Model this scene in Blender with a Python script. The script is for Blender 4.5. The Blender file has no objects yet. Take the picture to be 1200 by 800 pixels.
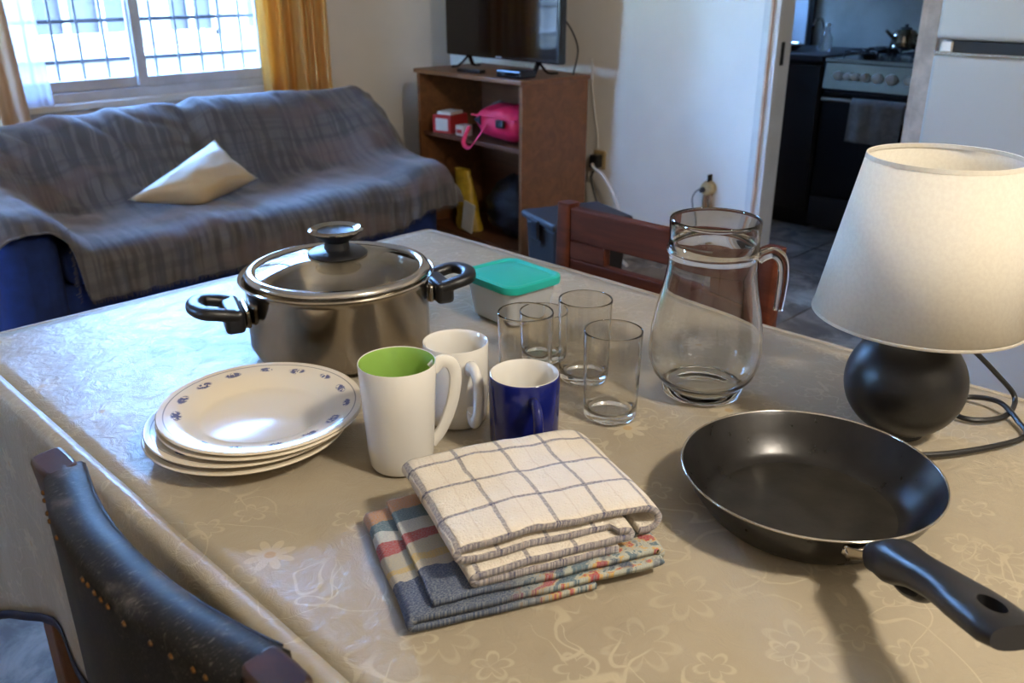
import bpy, bmesh, math, random
from mathutils import Vector, Matrix, noise

random.seed(7)
scene = bpy.context.scene
col = scene.collection
PI = math.pi
S2 = math.sqrt(.5)

# ------------------------------------------------------------------ camera
cam_d = bpy.data.cameras.new('camera')
cam_d.lens = 31.5
cam_d.sensor_width = 36
cam_d.clip_start = .02
cam_d.dof.use_dof = True
cam_d.dof.focus_distance = 1.0
cam_d.dof.aperture_fstop = 9
cam = bpy.data.objects.new('camera', cam_d)
cam.location = (0, 0, 1.27)
cam.rotation_euler = (math.radians(90 - 22.27), 0, math.radians(-45))
col.objects.link(cam)
scene.camera = cam

# ------------------------------------------------------------------ world, sun, daylight
world = bpy.data.worlds.new('sky')
scene.world = world
world.use_nodes = True
wt = world.node_tree
wt.nodes.clear()
wo = wt.nodes.new('ShaderNodeOutputWorld')
wb = wt.nodes.new('ShaderNodeBackground')
ws = wt.nodes.new('ShaderNodeTexSky')
ws.sky_type = 'NISHITA'
ws.sun_disc = False
ws.sun_elevation = math.radians(48)
ws.sun_rotation = math.radians(190)
ws.air_density = 1.0
ws.dust_density = .6
wb.inputs['Strength'].default_value = 14
wm = wt.nodes.new('ShaderNodeMix')          # the camera is balanced for the warm side, so daylight reads blue
wm.data_type = 'RGBA'; wm.blend_type = 'MULTIPLY'; wm.inputs[0].default_value = 1
wm.inputs[7].default_value = (.60, .84, 1.10, 1)
wt.links.new(ws.outputs[0], wm.inputs[6])
wt.links.new(wm.outputs[2], wb.inputs[0])
wt.links.new(wb.outputs[0], wo.inputs[0])

sun_d = bpy.data.lights.new('sun', 'SUN')
sun_d.energy = 3.5
sun_d.angle = .01
sun_d.color = (1, .95, .88)
sun = bpy.data.objects.new('sun', sun_d)
sun.rotation_euler = (math.radians(42), 0, math.radians(-12))   # shines towards +Y, onto the house across the street
sun.location = (0, -4, 9)
col.objects.link(sun)

vs = scene.view_settings
scene.display_settings.display_device = 'sRGB'
vs.view_transform = 'Standard'
vs.look = 'None'
vs.exposure = .66
vs.gamma = 1
vs.use_curve_mapping = False
scene.cycles.use_denoising = True
scene.cycles.max_bounces = 14
scene.cycles.transparent_max_bounces = 16
scene.cycles.sample_clamp_indirect = 6

# ------------------------------------------------------------------ helpers
def C(r, g, b):
    f = lambda c: (c / 255 / 12.92) if c / 255 <= .04045 else ((c / 255 + .055) / 1.055) ** 2.4
    return (f(r), f(g), f(b), 1)

class NT:
    def __init__(s, name):
        s.m = bpy.data.materials.new(name)
        s.m.use_nodes = True
        s.t = s.m.node_tree
        s.p = s.t.nodes['Principled BSDF']
        s.out = s.t.nodes['Material Output']
    def n(s, kind, **kw):
        x = s.t.nodes.new('ShaderNode' + kind)
        for k, v in kw.items(): setattr(x, k, v)
        return x
    def put(s, sock, v):
        if isinstance(v, bpy.types.NodeSocket): s.t.links.new(v, sock)
        else: sock.default_value = v
    def math(s, op, a, b=0.0, c=None):
        x = s.n('Math', operation=op)
        s.put(x.inputs[0], a); s.put(x.inputs[1], b)
        if c is not None: s.put(x.inputs[2], c)
        return x.outputs[0]
    def mix(s, fac, a, b):
        x = s.n('Mix', data_type='RGBA')
        s.put(x.inputs[0], fac); s.put(x.inputs[6], a); s.put(x.inputs[7], b)
        return x.outputs[2]
    def mixf(s, fac, a, b):
        return s.math('ADD', s.math('MULTIPLY', fac, b), s.math('MULTIPLY', s.math('SUBTRACT', 1.0, fac), a))
    def coord(s, which='Object'):
        return s.n('TexCoord').outputs[which]
    def mapping(s, v, scale=(1, 1, 1), loc=(0, 0, 0), rot=(0, 0, 0)):
        x = s.n('Mapping')
        s.put(x.inputs[0], v); x.inputs[1].default_value = loc; x.inputs[2].default_value = rot; x.inputs[3].default_value = scale
        return x.outputs[0]
    def noise(s, v, scale, detail=3, rough=.55, dist=0.0):
        x = s.n('TexNoise')
        s.put(x.inputs['Vector'], v); x.inputs['Scale'].default_value = scale
        x.inputs['Detail'].default_value = detail; x.inputs['Roughness'].default_value = rough
        x.inputs['Distortion'].default_value = dist
        return x.outputs['Fac']
    def ramp(s, fac, lo, hi):
        x = s.n('MapRange', interpolation_type='SMOOTHSTEP')
        s.put(x.inputs[0], fac); s.put(x.inputs[1], lo); s.put(x.inputs[2], hi)
        return x.outputs[0]
    def sep(s, v):
        x = s.n('SeparateXYZ'); s.put(x.inputs[0], v); return x.outputs
    def comb(s, x_, y_, z_=0.0):
        x = s.n('CombineXYZ'); s.put(x.inputs[0], x_); s.put(x.inputs[1], y_); s.put(x.inputs[2], z_); return x.outputs[0]
    def bump(s, h, strength=.3, dist=.002):
        x = s.n('Bump'); x.inputs['Strength'].default_value = strength; x.inputs['Distance'].default_value = dist
        s.put(x.inputs['Height'], h); s.put(s.p.inputs['Normal'], x.outputs[0]); return x.outputs[0]
    def set(s, **kw):
        for k, v in kw.items(): s.put(s.p.inputs[k.replace('_', ' ')], v)
        return s

def pm(name, c, rough=.5, metal=0.0, var=.12, vs_=6.0, bump=0.0, bs=60.0, bd=.001, rv=0.0, **kw):
    """principled material whose colour drifts with a noise"""
    t = NT(name)
    co = t.coord()
    n = t.noise(co, vs_, 4)
    dark = tuple(x * (1 - var) for x in c[:3]) + (1,)
    lite = tuple(min(1, x * (1 + var)) for x in c[:3]) + (1,)
    t.set(Base_Color=t.mix(t.ramp(n, .3, .7), dark, lite), Metallic=metal)
    if rv: t.set(Roughness=t.math('ADD', rough - rv / 2, t.math('MULTIPLY', t.noise(co, vs_ * 2, 4), rv)))
    else: t.set(Roughness=rough)
    if bump: t.bump(t.noise(co, bs, 5), bump, bd)
    for k, v in kw.items(): t.put(t.p.inputs[k.replace('_', ' ')], v)
    return t.m

def cat(pts, n=8, closed=False):
    """Catmull-Rom through the points"""
    P = [Vector(p) for p in pts]
    out = []
    m = len(P)
    rng = range(m) if closed else range(m - 1)
    for i in rng:
        if closed: a, b, c, d = P[(i - 1) % m], P[i], P[(i + 1) % m], P[(i + 2) % m]
        else:
            a = P[i - 1] if i else P[0] * 2 - P[1]
            b, c = P[i], P[i + 1]
            d = P[i + 2] if i + 2 < m else P[-1] * 2 - P[-2]
        for k in range(n):
            t = k / n
            out.append(.5 * ((2 * b) + (c - a) * t + (2 * a - 5 * b + 4 * c - d) * t * t + (3 * b - a - 3 * c + d) * t ** 3))
    if not closed: out.append(P[-1].copy())
    return out

class MB:
    def __init__(s):
        s.v, s.f, s.uv, s.mi = [], [], {}, []
    def add(s, vs, fs, mi=0):
        o = len(s.v)
        s.v += [tuple(v) for v in vs]
        s.f += [tuple(i + o for i in f) for f in fs]
        s.mi += [mi] * len(fs)
        return s
    def box(s, x0, x1, y0, y1, z0, z1, mi=0):
        return s.add([(x0, y0, z0), (x1, y0, z0), (x1, y1, z0), (x0, y1, z0), (x0, y0, z1), (x1, y0, z1), (x1, y1, z1), (x0, y1, z1)],
                     [(0, 3, 2, 1), (4, 5, 6, 7), (0, 1, 5, 4), (1, 2, 6, 5), (2, 3, 7, 6), (3, 0, 4, 7)], mi)
    def lathe(s, prof, n=48, mi=0, c=(0, 0)):
        vs, rings = [], []
        for r, z in prof:
            if r < 1e-6:
                rings.append([len(vs)]); vs.append((c[0], c[1], z))
            else:
                rings.append(list(range(len(vs), len(vs) + n)))
                vs += [(c[0] + r * math.cos(2 * PI * k / n), c[1] + r * math.sin(2 * PI * k / n), z) for k in range(n)]
        fs = []
        for a, b in zip(rings, rings[1:]):
            for k in range(n):
                k2 = (k + 1) % n
                if len(a) == 1 and len(b) == 1: continue
                if len(a) == 1: fs.append((a[0], b[k2], b[k]))
                elif len(b) == 1: fs.append((a[k], a[k2], b[0]))
                else: fs.append((a[k], a[k2], b[k2], b[k]))
        return s.add(vs, fs, mi)
    def sweep(s, path, rx, ry=None, n=10, up=None, cap=True, mi=0, pw=2.0):
        """tube along a path; rx / ry numbers or functions of 0..1; pw>2 squares the section"""
        P = [Vector(p) for p in path]
        m = len(P)
        fx = rx if callable(rx) else (lambda t: rx)
        fy = fx if ry is None else (ry if callable(ry) else (lambda t: ry))
        vs = []
        prev = None
        for i, p in enumerate(P):
            t = (P[min(i + 1, m - 1)] - P[max(i - 1, 0)]).normalized()
            if up is not None: side = t.cross(Vector(up))
            elif prev is None: side = t.cross(Vector((0, 0, 1)) if abs(t.z) < .9 else Vector((1, 0, 0)))
            else: side = prev - t * prev.dot(t)
            if side.length < 1e-6: side = prev or Vector((1, 0, 0))
            side.normalize(); prev = side
            nr = side.cross(t)
            q = i / max(1, m - 1)
            for k in range(n):
                a = 2 * PI * k / n
                ca, sa = math.cos(a), math.sin(a)
                ca = math.copysign(abs(ca) ** (2 / pw), ca); sa = math.copysign(abs(sa) ** (2 / pw), sa)
                vs.append(p + side * (fx(q) * ca) + nr * (fy(q) * sa))
        fs = []
        for i in range(m - 1):
            for k in range(n):
                k2 = (k + 1) % n
                fs.append((i * n + k, i * n + k2, (i + 1) * n + k2, (i + 1) * n + k))
        if cap:
            fs.append(tuple(range(n))[::-1]); fs.append(tuple((m - 1) * n + k for k in range(n)))
        return s.add(vs, fs, mi)
    def grid(s, rows, uv=None, mi=0, closed=False):
        """rows: list of lists of points"""
        m, k = len(rows), len(rows[0])
        o = len(s.v)
        vs = [p for r in rows for p in r]
        fs = []
        kk = k if closed else k - 1
        for i in range(m - 1):
            for j in range(kk):
                j2 = (j + 1) % k
                fs.append((i * k + j, i * k + j2, (i + 1) * k + j2, (i + 1) * k + j))
        s.add(vs, fs, mi)
        if uv:
            for i in range(m):
                for j in range(k): s.uv[o + i * k + j] = uv[i][j]
        return s
    def prism(s, outline, z0, z1, mi=0):
        n = len(outline)
        vs = [(x, y, z0) for x, y in outline] + [(x, y, z1) for x, y in outline]
        fs = [tuple(range(n))[::-1], tuple(range(n, 2 * n))] + [(i, (i + 1) % n, n + (i + 1) % n, n + i) for i in range(n)]
        return s.add(vs, fs, mi)
    def move(s, M):
        s.v = [tuple(M @ Vector(v)) for v in s.v]
        return s
    def mesh(s, name, mats, smooth=True, ang=40):
        me = bpy.data.meshes.new(name)
        me.from_pydata(s.v, [], s.f)
        for m in (mats if isinstance(mats, (list, tuple)) else [mats]): me.materials.append(m)
        if any(s.mi): me.polygons.foreach_set('material_index', s.mi)
        if s.uv:
            ul = me.uv_layers.new(name='UVMap')
            for lp in me.loops: ul.data[lp.index].uv = s.uv.get(lp.vertex_index, (0, 0))
        bm = bmesh.new(); bm.from_mesh(me)
        bmesh.ops.recalc_face_normals(bm, faces=bm.faces)
        bm.to_mesh(me); bm.free()
        if smooth:
            me.shade_smooth(); me.set_sharp_from_angle(angle=math.radians(ang))
        me.update()
        return me
    def build(s, name, mats, parent=None, loc=(0, 0, 0), rz=0, smooth=True, ang=40, bev=0, seg=2, solid=0, sub=0, off=0):
        o = bpy.data.objects.new(name, s.mesh(name, mats, smooth, ang))
        col.objects.link(o)
        o.location = loc
        o.rotation_euler = (0, 0, rz)
        if parent: o.parent = parent
        if solid:
            m = o.modifiers.new('solid', 'SOLIDIFY'); m.thickness = solid; m.offset = off
        if bev:
            m = o.modifiers.new('bevel', 'BEVEL'); m.width = bev; m.segments = seg; m.limit_method = 'ANGLE'; m.angle_limit = .6
        if sub:
            m = o.modifiers.new('sub', 'SUBSURF'); m.levels = sub; m.render_levels = sub
        return o

def empty(name, loc=(0, 0, 0), rz=0):
    o = bpy.data.objects.new(name, None)
    o.empty_display_size = .05
    col.objects.link(o)
    o.location = loc
    o.rotation_euler = (0, 0, rz)
    return o

def tag(o, label=None, cat_=None, group=None, kind=None):
    if label: o['label'] = label
    if cat_: o['category'] = cat_
    if group: o['group'] = group
    if kind: o['kind'] = kind
    return o

def thing(name, label, cat_, loc=(0, 0, 0), rz=0, group=None):
    return tag(empty(name, loc, rz), label, cat_, group)

def copy_of(o, parent=None, loc=None, rz=None):
    c = o.copy()
    col.objects.link(c)
    if parent: c.parent = parent
    if loc is not None: c.location = loc
    if rz is not None: c.rotation_euler = (0, 0, rz)
    return c

def copy_tree(o, parent=None):
    c = copy_of(o, parent)
    for ch in list(o.children): copy_tree(ch, c)
    return c

def nz(x, y, z=0, s=1.0):
    return noise.noise(Vector((x * s, y * s, z * s)))

def smooth01(a, b, x):
    t = max(0, min(1, (x - a) / (b - a)))
    return t * t * (3 - 2 * t)

def lerp(a, b, t): return a + (b - a) * t

# ------------------------------------------------------------------ materials
M = {}
M['wall'] = pm('painted_wall', C(226, 219, 208), .8, var=.05, vs_=2, bump=.15, bs=40)
M['ceiling'] = pm('ceiling_paint', C(225, 220, 210), .9, var=.03)
M['trim'] = pm('white_gloss_paint', C(206, 202, 194), .45, var=.06, bump=.1, bs=30)
M['alu'] = pm('aluminium_frame', C(190, 192, 198), .45, .25, var=.08, vs_=12)
M['iron'] = pm('painted_iron_bar', C(70, 71, 76), .5, .2, var=.1)
M['steel'] = pm('brushed_steel', C(172, 164, 152), .15, 1.0, var=.06, vs_=9, rv=.06)
M['steel_bright'] = pm('polished_steel', C(205, 200, 192), .16, 1.0, var=.04)
M['black_plastic'] = pm('black_plastic', C(24, 24, 26), .38, var=.2, bump=.05, bs=300)
M['satin_black'] = pm('satin_black_wood', C(17, 15, 15), .38, var=.25, vs_=14, bump=.15, bs=70, rv=.12)
M['nonstick'] = pm('worn_nonstick', C(33, 31, 30), .3, .35, var=.3, vs_=25, bump=.1, bs=180, rv=.15)
M['nonstick_base'] = pm('worn_nonstick_base', C(46, 43, 38), .32, .4, var=.35, vs_=30, bump=.12, bs=150, rv=.2)
M['ceramic'] = pm('white_glazed_ceramic', C(224, 220, 211), .12, var=.02, vs_=5)
M['cream_ceramic'] = pm('cream_glazed_ceramic', C(222, 210, 188), .13, var=.02)
M['green_glaze'] = pm('green_glaze', C(140, 176, 84), .15, var=.04)
M['navy_glaze'] = pm('navy_glaze', C(16, 24, 92), .1, var=.1)
M['teal'] = pm('turquoise_plastic', C(32, 178, 166), .35, var=.04, bump=.05, bs=200)
M['wood_chair'] = None
M['blue_fabric'] = pm('blue_sofa_fabric', C(22, 42, 92), .95, var=.2, vs_=20, bump=.3, bs=400)
M['leather'] = None
M['brass'] = pm('aged_brass', C(116, 84, 48), .45, .9, var=.3, vs_=80)
M['dark_gap'] = pm('dark_rubber', C(26, 25, 25), .7, var=.2)
M['fridge'] = pm('grey_enamel', C(172, 166, 156), .35, var=.02, vs_=1.5)
M['black_enamel'] = pm('black_enamel', C(14, 14, 15), .3, var=.2)
M['dark_cab'] = pm('dark_cabinet_laminate', C(28, 24, 22), .45, var=.2)
M['tile_white'] = pm('white_wall_tile', C(208, 212, 218), .25, var=.04)
M['kitchen_wall'] = pm('grey_kitchen_wall', C(134, 130, 122), .6, var=.14, vs_=5)
M['white_plastic'] = pm('white_plastic', C(214, 208, 196), .45, var=.05)
M['beige_plastic'] = pm('aged_beige_plastic', C(176, 150, 104), .5, var=.25, vs_=30)
M['tape'] = pm('brown_tape', C(140, 104, 68), .5, var=.25, vs_=40)
M['pink'] = pm('magenta_nylon', C(206, 30, 70), .55, var=.15, vs_=12, bump=.3, bs=120)
M['red_card'] = pm('red_card', C(176, 40, 36), .6, var=.1)
M['paper'] = pm('off_white_paper', C(205, 200, 190), .7, var=.08)
M['yellow'] = pm('yellow_plastic_bag', C(186, 150, 40), .45, var=.25, vs_=25)
M['grey_cloth'] = pm('grey_cloth', C(120, 118, 114), .9, var=.15, vs_=30)
M['dark_bag'] = pm('black_plastic_bag', C(17, 17, 19), .5, var=.3, vs_=20, bump=.7, bs=22, bd=.02, Specular_IOR_Level=.3)
M['lid_grey'] = pm('grey_blue_plastic', C(46, 45, 46), .55, var=.1, Specular_IOR_Level=.3)
M['bin'] = pm('dark_brown_plastic', C(32, 28, 26), .6, var=.1, Specular_IOR_Level=.25)
M['navy_trim'] = pm('navy_edging_tape', C(24, 26, 48), .6, var=.15, vs_=40)
M['cord'] = pm('black_cord', C(20, 20, 21), .45, var=.2)
M['facade'] = pm('pale_render', C(98, 95, 91), .9, var=.06, vs_=.8, bump=.2, bs=8)
M['facade_trim'] = pm('white_stone_trim', C(122, 120, 119), .8, var=.03)
M['facade_glass'] = pm('facade_window_glass', C(16, 18, 24), .7, var=.2, vs_=1.5)
M['awning'] = pm('grey_awning', C(150, 150, 160), .8, var=.1)
M['street'] = pm('street_paving', C(150, 146, 140), .9, var=.15)
M['peel'] = pm('bare_plaster', C(200, 164, 138), .85, var=.18, vs_=14, bump=.3, bs=60)
M['screen'] = pm('dark_tv_screen', C(8, 8, 10), .07, var=.1)
M['tv_plastic'] = pm('gloss_black_plastic', C(12, 12, 14), .22, var=.1)
M['grate'] = pm('cast_iron', C(18, 18, 19), .55, .3, var=.2)

def wood(name, c1, c2, rough=.4, axis=2, sc=1.0, coat=.0, spec=.5):
    t = NT(name)
    co = t.coord()
    st = [9 * sc, 9 * sc, 9 * sc]; st[axis] = .9 * sc
    v = t.mapping(co, tuple(st))
    a = t.noise(v, 3, 6, .6, 1.2)
    st2 = [120 * sc, 120 * sc, 120 * sc]; st2[axis] = 4 * sc
    b = t.noise(t.mapping(co, tuple(st2)), 2, 3)
    f = t.math('ADD', t.math('MULTIPLY', t.ramp(a, .3, .7), .75), t.math('MULTIPLY', b, .3))
    t.set(Base_Color=t.mix(f, c1, c2), Roughness=t.math('ADD', rough - .06, t.math('MULTIPLY', b, .14)), Coat_Weight=coat)
    t.put(t.p.inputs['Specular IOR Level'], spec)
    t.bump(f, .08, .001)
    return t.m
M['wood_chair'] = wood('reddish_brown_wood', C(60, 27, 16), C(94, 47, 29), .55, 1, spec=.15)
M['wood_dark'] = wood('dark_varnished_wood', C(32, 16, 11), C(60, 32, 19), .34, 2, coat=.2)
M['wood_leg'] = wood('mid_brown_wood', C(84, 52, 26), C(124, 82, 44), .45, 2)
M['wood_cab'] = wood('brown_laminate', C(98, 60, 30), C(128, 82, 44), .42, 1, .7)
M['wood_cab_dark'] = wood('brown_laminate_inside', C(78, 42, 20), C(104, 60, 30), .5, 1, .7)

def leather():
    t = NT('worn_black_leather')
    co = t.coord()
    worn = t.ramp(t.noise(co, 22, 6, .7), .52, .74)
    sc = t.ramp(t.noise(t.mapping(co, (60, 260, 160)), 2.2, 5, .75), .56, .66)
    f = t.math('ADD', t.math('MULTIPLY', worn, .45), t.math('MULTIPLY', sc, .6))
    t.set(Base_Color=t.mix(f, C(21, 20, 20), C(120, 112, 104)), Roughness=t.math('ADD', .50, t.math('MULTIPLY', f, .2)))
    t.put(t.p.inputs['Specular IOR Level'], .28)
    t.bump(t.noise(co, 260, 4), .25, .0008)
    return t.m
M['leather'] = leather()

def glass(name, tint=(1, 1, 1, 1), rough=0.0, ior=1.47):
    t = NT(name)
    co = t.coord()
    t.set(Base_Color=t.mix(t.noise(co, 3), tint, tuple(min(1, x * 1.01) for x in tint[:3]) + (1,)), Roughness=rough, IOR=ior)
    t.put(t.p.inputs['Transmission Weight'], 1.0)
    return t.m
M['glass'] = glass('clear_glass', (.998, 1, .998, 1))
M['jug_glass'] = glass('jug_glass', (.985, .998, .99, 1))
M['lid_glass'] = glass('lid_glass', (.80, .81, .79, 1))

def thin_glass(name, tint):
    t = NT(name)
    tr = t.n('BsdfTransparent'); tr.inputs[0].default_value = tint
    gl = t.n('BsdfGlossy'); gl.inputs['Roughness'].default_value = .02
    fr = t.n('Fresnel'); fr.inputs[0].default_value = 1.3
    smear = t.math('MULTIPLY', t.noise(t.coord(), 5), .03)
    mx = t.n('MixShader')
    t.put(mx.inputs[0], t.math('ADD', fr.outputs[0], smear)); t.put(mx.inputs[1], tr.outputs[0]); t.put(mx.inputs[2], gl.outputs[0])
    t.t.links.new(mx.outputs[0], t.out.inputs[0])
    return t.m
M['pane'] = thin_glass('window_pane_glass', (.95, .96, .98, 1))

def cloth_sheet(name, c1, c2, trans, clear=0.0, sc=(30, 30, 2)):
    t = NT(name)
    co = t.coord()
    n = t.noise(t.mapping(co, sc), 1.5, 3)
    c = t.mix(t.ramp(n, .3, .7), c1, c2)
    df = t.n('BsdfDiffuse'); t.put(df.inputs[0], c)
    tl = t.n('BsdfTranslucent'); t.put(tl.inputs[0], c)
    m1 = t.n('MixShader'); m1.inputs[0].default_value = trans
    t.put(m1.inputs[1], df.outputs[0]); t.put(m1.inputs[2], tl.outputs[0])
    last = m1.outputs[0]
    if clear:
        tr = t.n('BsdfTransparent')
        m2 = t.n('MixShader'); m2.inputs[0].default_value = clear
        t.put(m2.inputs[1], last); t.put(m2.inputs[2], tr.outputs[0]); last = m2.outputs[0]
    t.t.links.new(last, t.out.inputs[0])
    return t.m
M['curtain_gold'] = cloth_sheet('gold_striped_curtain', C(232, 172, 80), C(240, 214, 152), .6, 0, (22, 1, .2))
M['curtain_beige'] = cloth_sheet('beige_curtain', C(206, 172, 140), C(222, 196, 168), .3, 0, (14, 1, .2))
M['sheer'] = cloth_sheet('white_sheer', C(228, 230, 240), C(236, 236, 242), .5, .45)
M['shade'] = cloth_sheet('cream_lampshade_fabric', C(228, 221, 206), C(234, 228, 213), .22, 0, (160, 160, 160))
M['tub'] = None
def tub_mat():
    t = NT('frosted_plastic')
    c = t.mix(t.noise(t.coord(), 8), C(238, 240, 242), C(246, 247, 248))
    t.set(Base_Color=c, Roughness=.35)
    tl = t.n('BsdfTranslucent'); t.put(tl.inputs[0], c)
    tr = t.n('BsdfTransparent')
    m1 = t.n('MixShader'); m1.inputs[0].default_value = .45
    t.put(m1.inputs[1], t.p.outputs[0]); t.put(m1.inputs[2], tl.outputs[0])
    m2 = t.n('MixShader'); m2.inputs[0].default_value = .1
    t.put(m2.inputs[1], m1.outputs[0]); t.put(m2.inputs[2], tr.outputs[0])
    t.t.links.new(m2.outputs[0], t.out.inputs[0])
    return t.m
M['tub'] = tub_mat()

# --- tablecloth: printed flowers, vines, wrinkles
def tablecloth_mat():
    t = NT('printed_oilcloth')
    co = t.coord()
    X, Y, Z = t.sep(t.coord('UV'))
    warp = t.math('MULTIPLY', t.math('SUBTRACT', t.noise(co, 30, 2), .5), .005)
    v2 = t.comb(t.math('ADD', X, warp), t.math('ADD', Y, warp), 0.0)
    # scattered outline flowers
    def flowers(scale, R, petals, lo, hi, seed, outline, keep):
        vm = t.mapping(v2, (1, 1, 1), (seed, seed * 1.7, 0))
        vo = t.n('TexVoronoi', voronoi_dimensions='2D'); vo.inputs['Scale'].default_value = scale
        vo.inputs['Randomness'].default_value = .8
        t.put(vo.inputs['Vector'], vm)
        sub = t.n('VectorMath', operation='SUBTRACT'); t.put(sub.inputs[0], vm); t.put(sub.inputs[1], vo.outputs['Position'])
        lx, ly, _ = t.sep(sub.outputs[0])
        cr, cg, cb = t.sep(vo.outputs['Color'])
        r = t.math('SQRT', t.math('ADD', t.math('MULTIPLY', lx, lx), t.math('MULTIPLY', ly, ly)))
        th = t.math('ADD', t.math('ARCTAN2', ly, lx), t.math('MULTIPLY', cg, 6.28))
        pet = t.math('ADD', .42, t.math('MULTIPLY', .58, t.math('ABSOLUTE', t.math('COSINE', t.math('MULTIPLY', th, petals / 2)))))
        q = t.math('DIVIDE', r, t.math('MULTIPLY', pet, R))
        if outline: m = t.math('MULTIPLY', t.ramp(q, .74, .88), t.math('SUBTRACT', 1.0, t.ramp(q, .98, 1.1)))
        else: m = t.math('SUBTRACT', 1.0, t.ramp(q, .92, 1.05))
        gate = t.math('GREATER_THAN', keep, cr)
        ctr = t.math('SUBTRACT', 1.0, t.ramp(r, R * .16, R * .26))
        return t.math('MULTIPLY', m, gate), t.math('MULTIPLY', ctr, gate)
    f1, c1 = flowers(6.5, .026, 8, 0, 0, .3, False, .42)
    f2, c2 = flowers(8.0, .034, 7, 0, 0, 1.3, True, .7)
    f3, c3 = flowers(15., .018, 5, 0, 0, 2.9, True, .55)
    # vines
    def vine(scale, off, w):
        n = t.noise(t.mapping(v2, (1, 1, 1), (off, off, 0)), scale, 1.5, .5, 1.0)
        d = t.math('ABSOLUTE', t.math('SUBTRACT', n, .5))
        return t.math('SUBTRACT', 1.0, t.ramp(d, w * .4, w))
    gate = t.ramp(t.noise(v2, 5, 2), .46, .56)
    vv = t.math('MULTIPLY', t.math('MAXIMUM', vine(7, 3.1, .008), vine(11, 8.7, .009)), gate)
    ol = t.math('MAXIMUM', t.math('MULTIPLY', f2, .26), t.math('MAXIMUM', t.math('MULTIPLY', f3, .45), t.math('MULTIPLY', vv, .55)))
    pr = t.math('MINIMUM', 1.0, t.math('MAXIMUM', t.math('MULTIPLY', f1, .65), ol))
    blot = t.noise(co, 3.2, 4, .6)
    base = t.mix(t.ramp(blot, .3, .7), C(157, 145, 124), C(172, 160, 138))
    c = t.mix(t.math('MULTIPLY', pr, .72), base, C(206, 194, 166))
    c = t.mix(t.math('MULTIPLY', c1, .6), c, C(176, 140, 82))
    t.set(Base_Color=c, Roughness=t.math('ADD', .24, t.math('MULTIPLY', t.noise(co, 9, 4), .16)))
    t.put(t.p.inputs['Specular IOR Level'], .25)
    wr = t.noise(t.mapping(co, (1.0, 1.0, 1.0)), 38, 6, .66, 1.2)
    big = t.noise(co, 8, 3, .5, .4)
    h = t.math('ADD', t.math('MULTIPLY', wr, .6), big)
    t.bump(h, .62, .0045)
    return t.m
M['tablecloth'] = tablecloth_mat()

def plate_mat():
    t = NT('cream_plate_blue_sprigs')
    co = t.coord()
    X, Y, Z = t.sep(co)
    r = t.math('SQRT', t.math('ADD', t.math('MULTIPLY', X, X), t.math('MULTIPLY', Y, Y)))
    N = 15
    a = t.math('ADD', t.math('MULTIPLY', t.math('ARCTAN2', Y, X), N / (2 * PI)), 40.)
    cell = t.math('FLOOR', a)
    fr = t.math('SUBTRACT', t.math('FRACT', a), .5)
    wn = t.n('TexWhiteNoise', noise_dimensions='1D'); t.put(wn.inputs['W'], cell)
    rnd = wn.outputs['Value']
    lx = t.math('MULTIPLY', fr, 2 * PI * .1 / N)
    ly = t.math('ADD', t.math('SUBTRACT', r, .0985), t.math('MULTIPLY', t.math('SUBTRACT', rnd, .5), .006))
    sz = t.math('ADD', .7, t.math('MULTIPLY', rnd, .5))
    d = t.math('SQRT', t.math('ADD', t.math('POWER', t.math('DIVIDE', lx, .0135), 2.0), t.math('POWER', t.math('DIVIDE', ly, .0066), 2.0)))
    d = t.math('DIVIDE', d, sz)
    br = t.noise(co, 240, 3)
    m = t.math('MULTIPLY', t.math('SUBTRACT', 1.0, t.ramp(d, .6, 1.0)), t.ramp(br, .40, .50))
    side = t.math('GREATER_THAN', Z, .008)
    m = t.math('MULTIPLY', m, side)
    ln = t.math('SUBTRACT', 1.0, t.ramp(t.math('ABSOLUTE', t.math('SUBTRACT', r, .1105)), .0004, .0011))
    ln = t.math('MULTIPLY', t.math('MULTIPLY', ln, side), .75)
    base = t.mix(t.noise(co, 6), C(220, 208, 184), C(226, 214, 192))
    c = t.mix(m, base, t.mix(t.noise(co, 160), C(62, 64, 116), C(120, 122, 138)))
    c = t.mix(ln, c, C(120, 118, 118))
    t.set(Base_Color=c, Roughness=.14)
    return t.m
M['plate'] = plate_mat()

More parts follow.
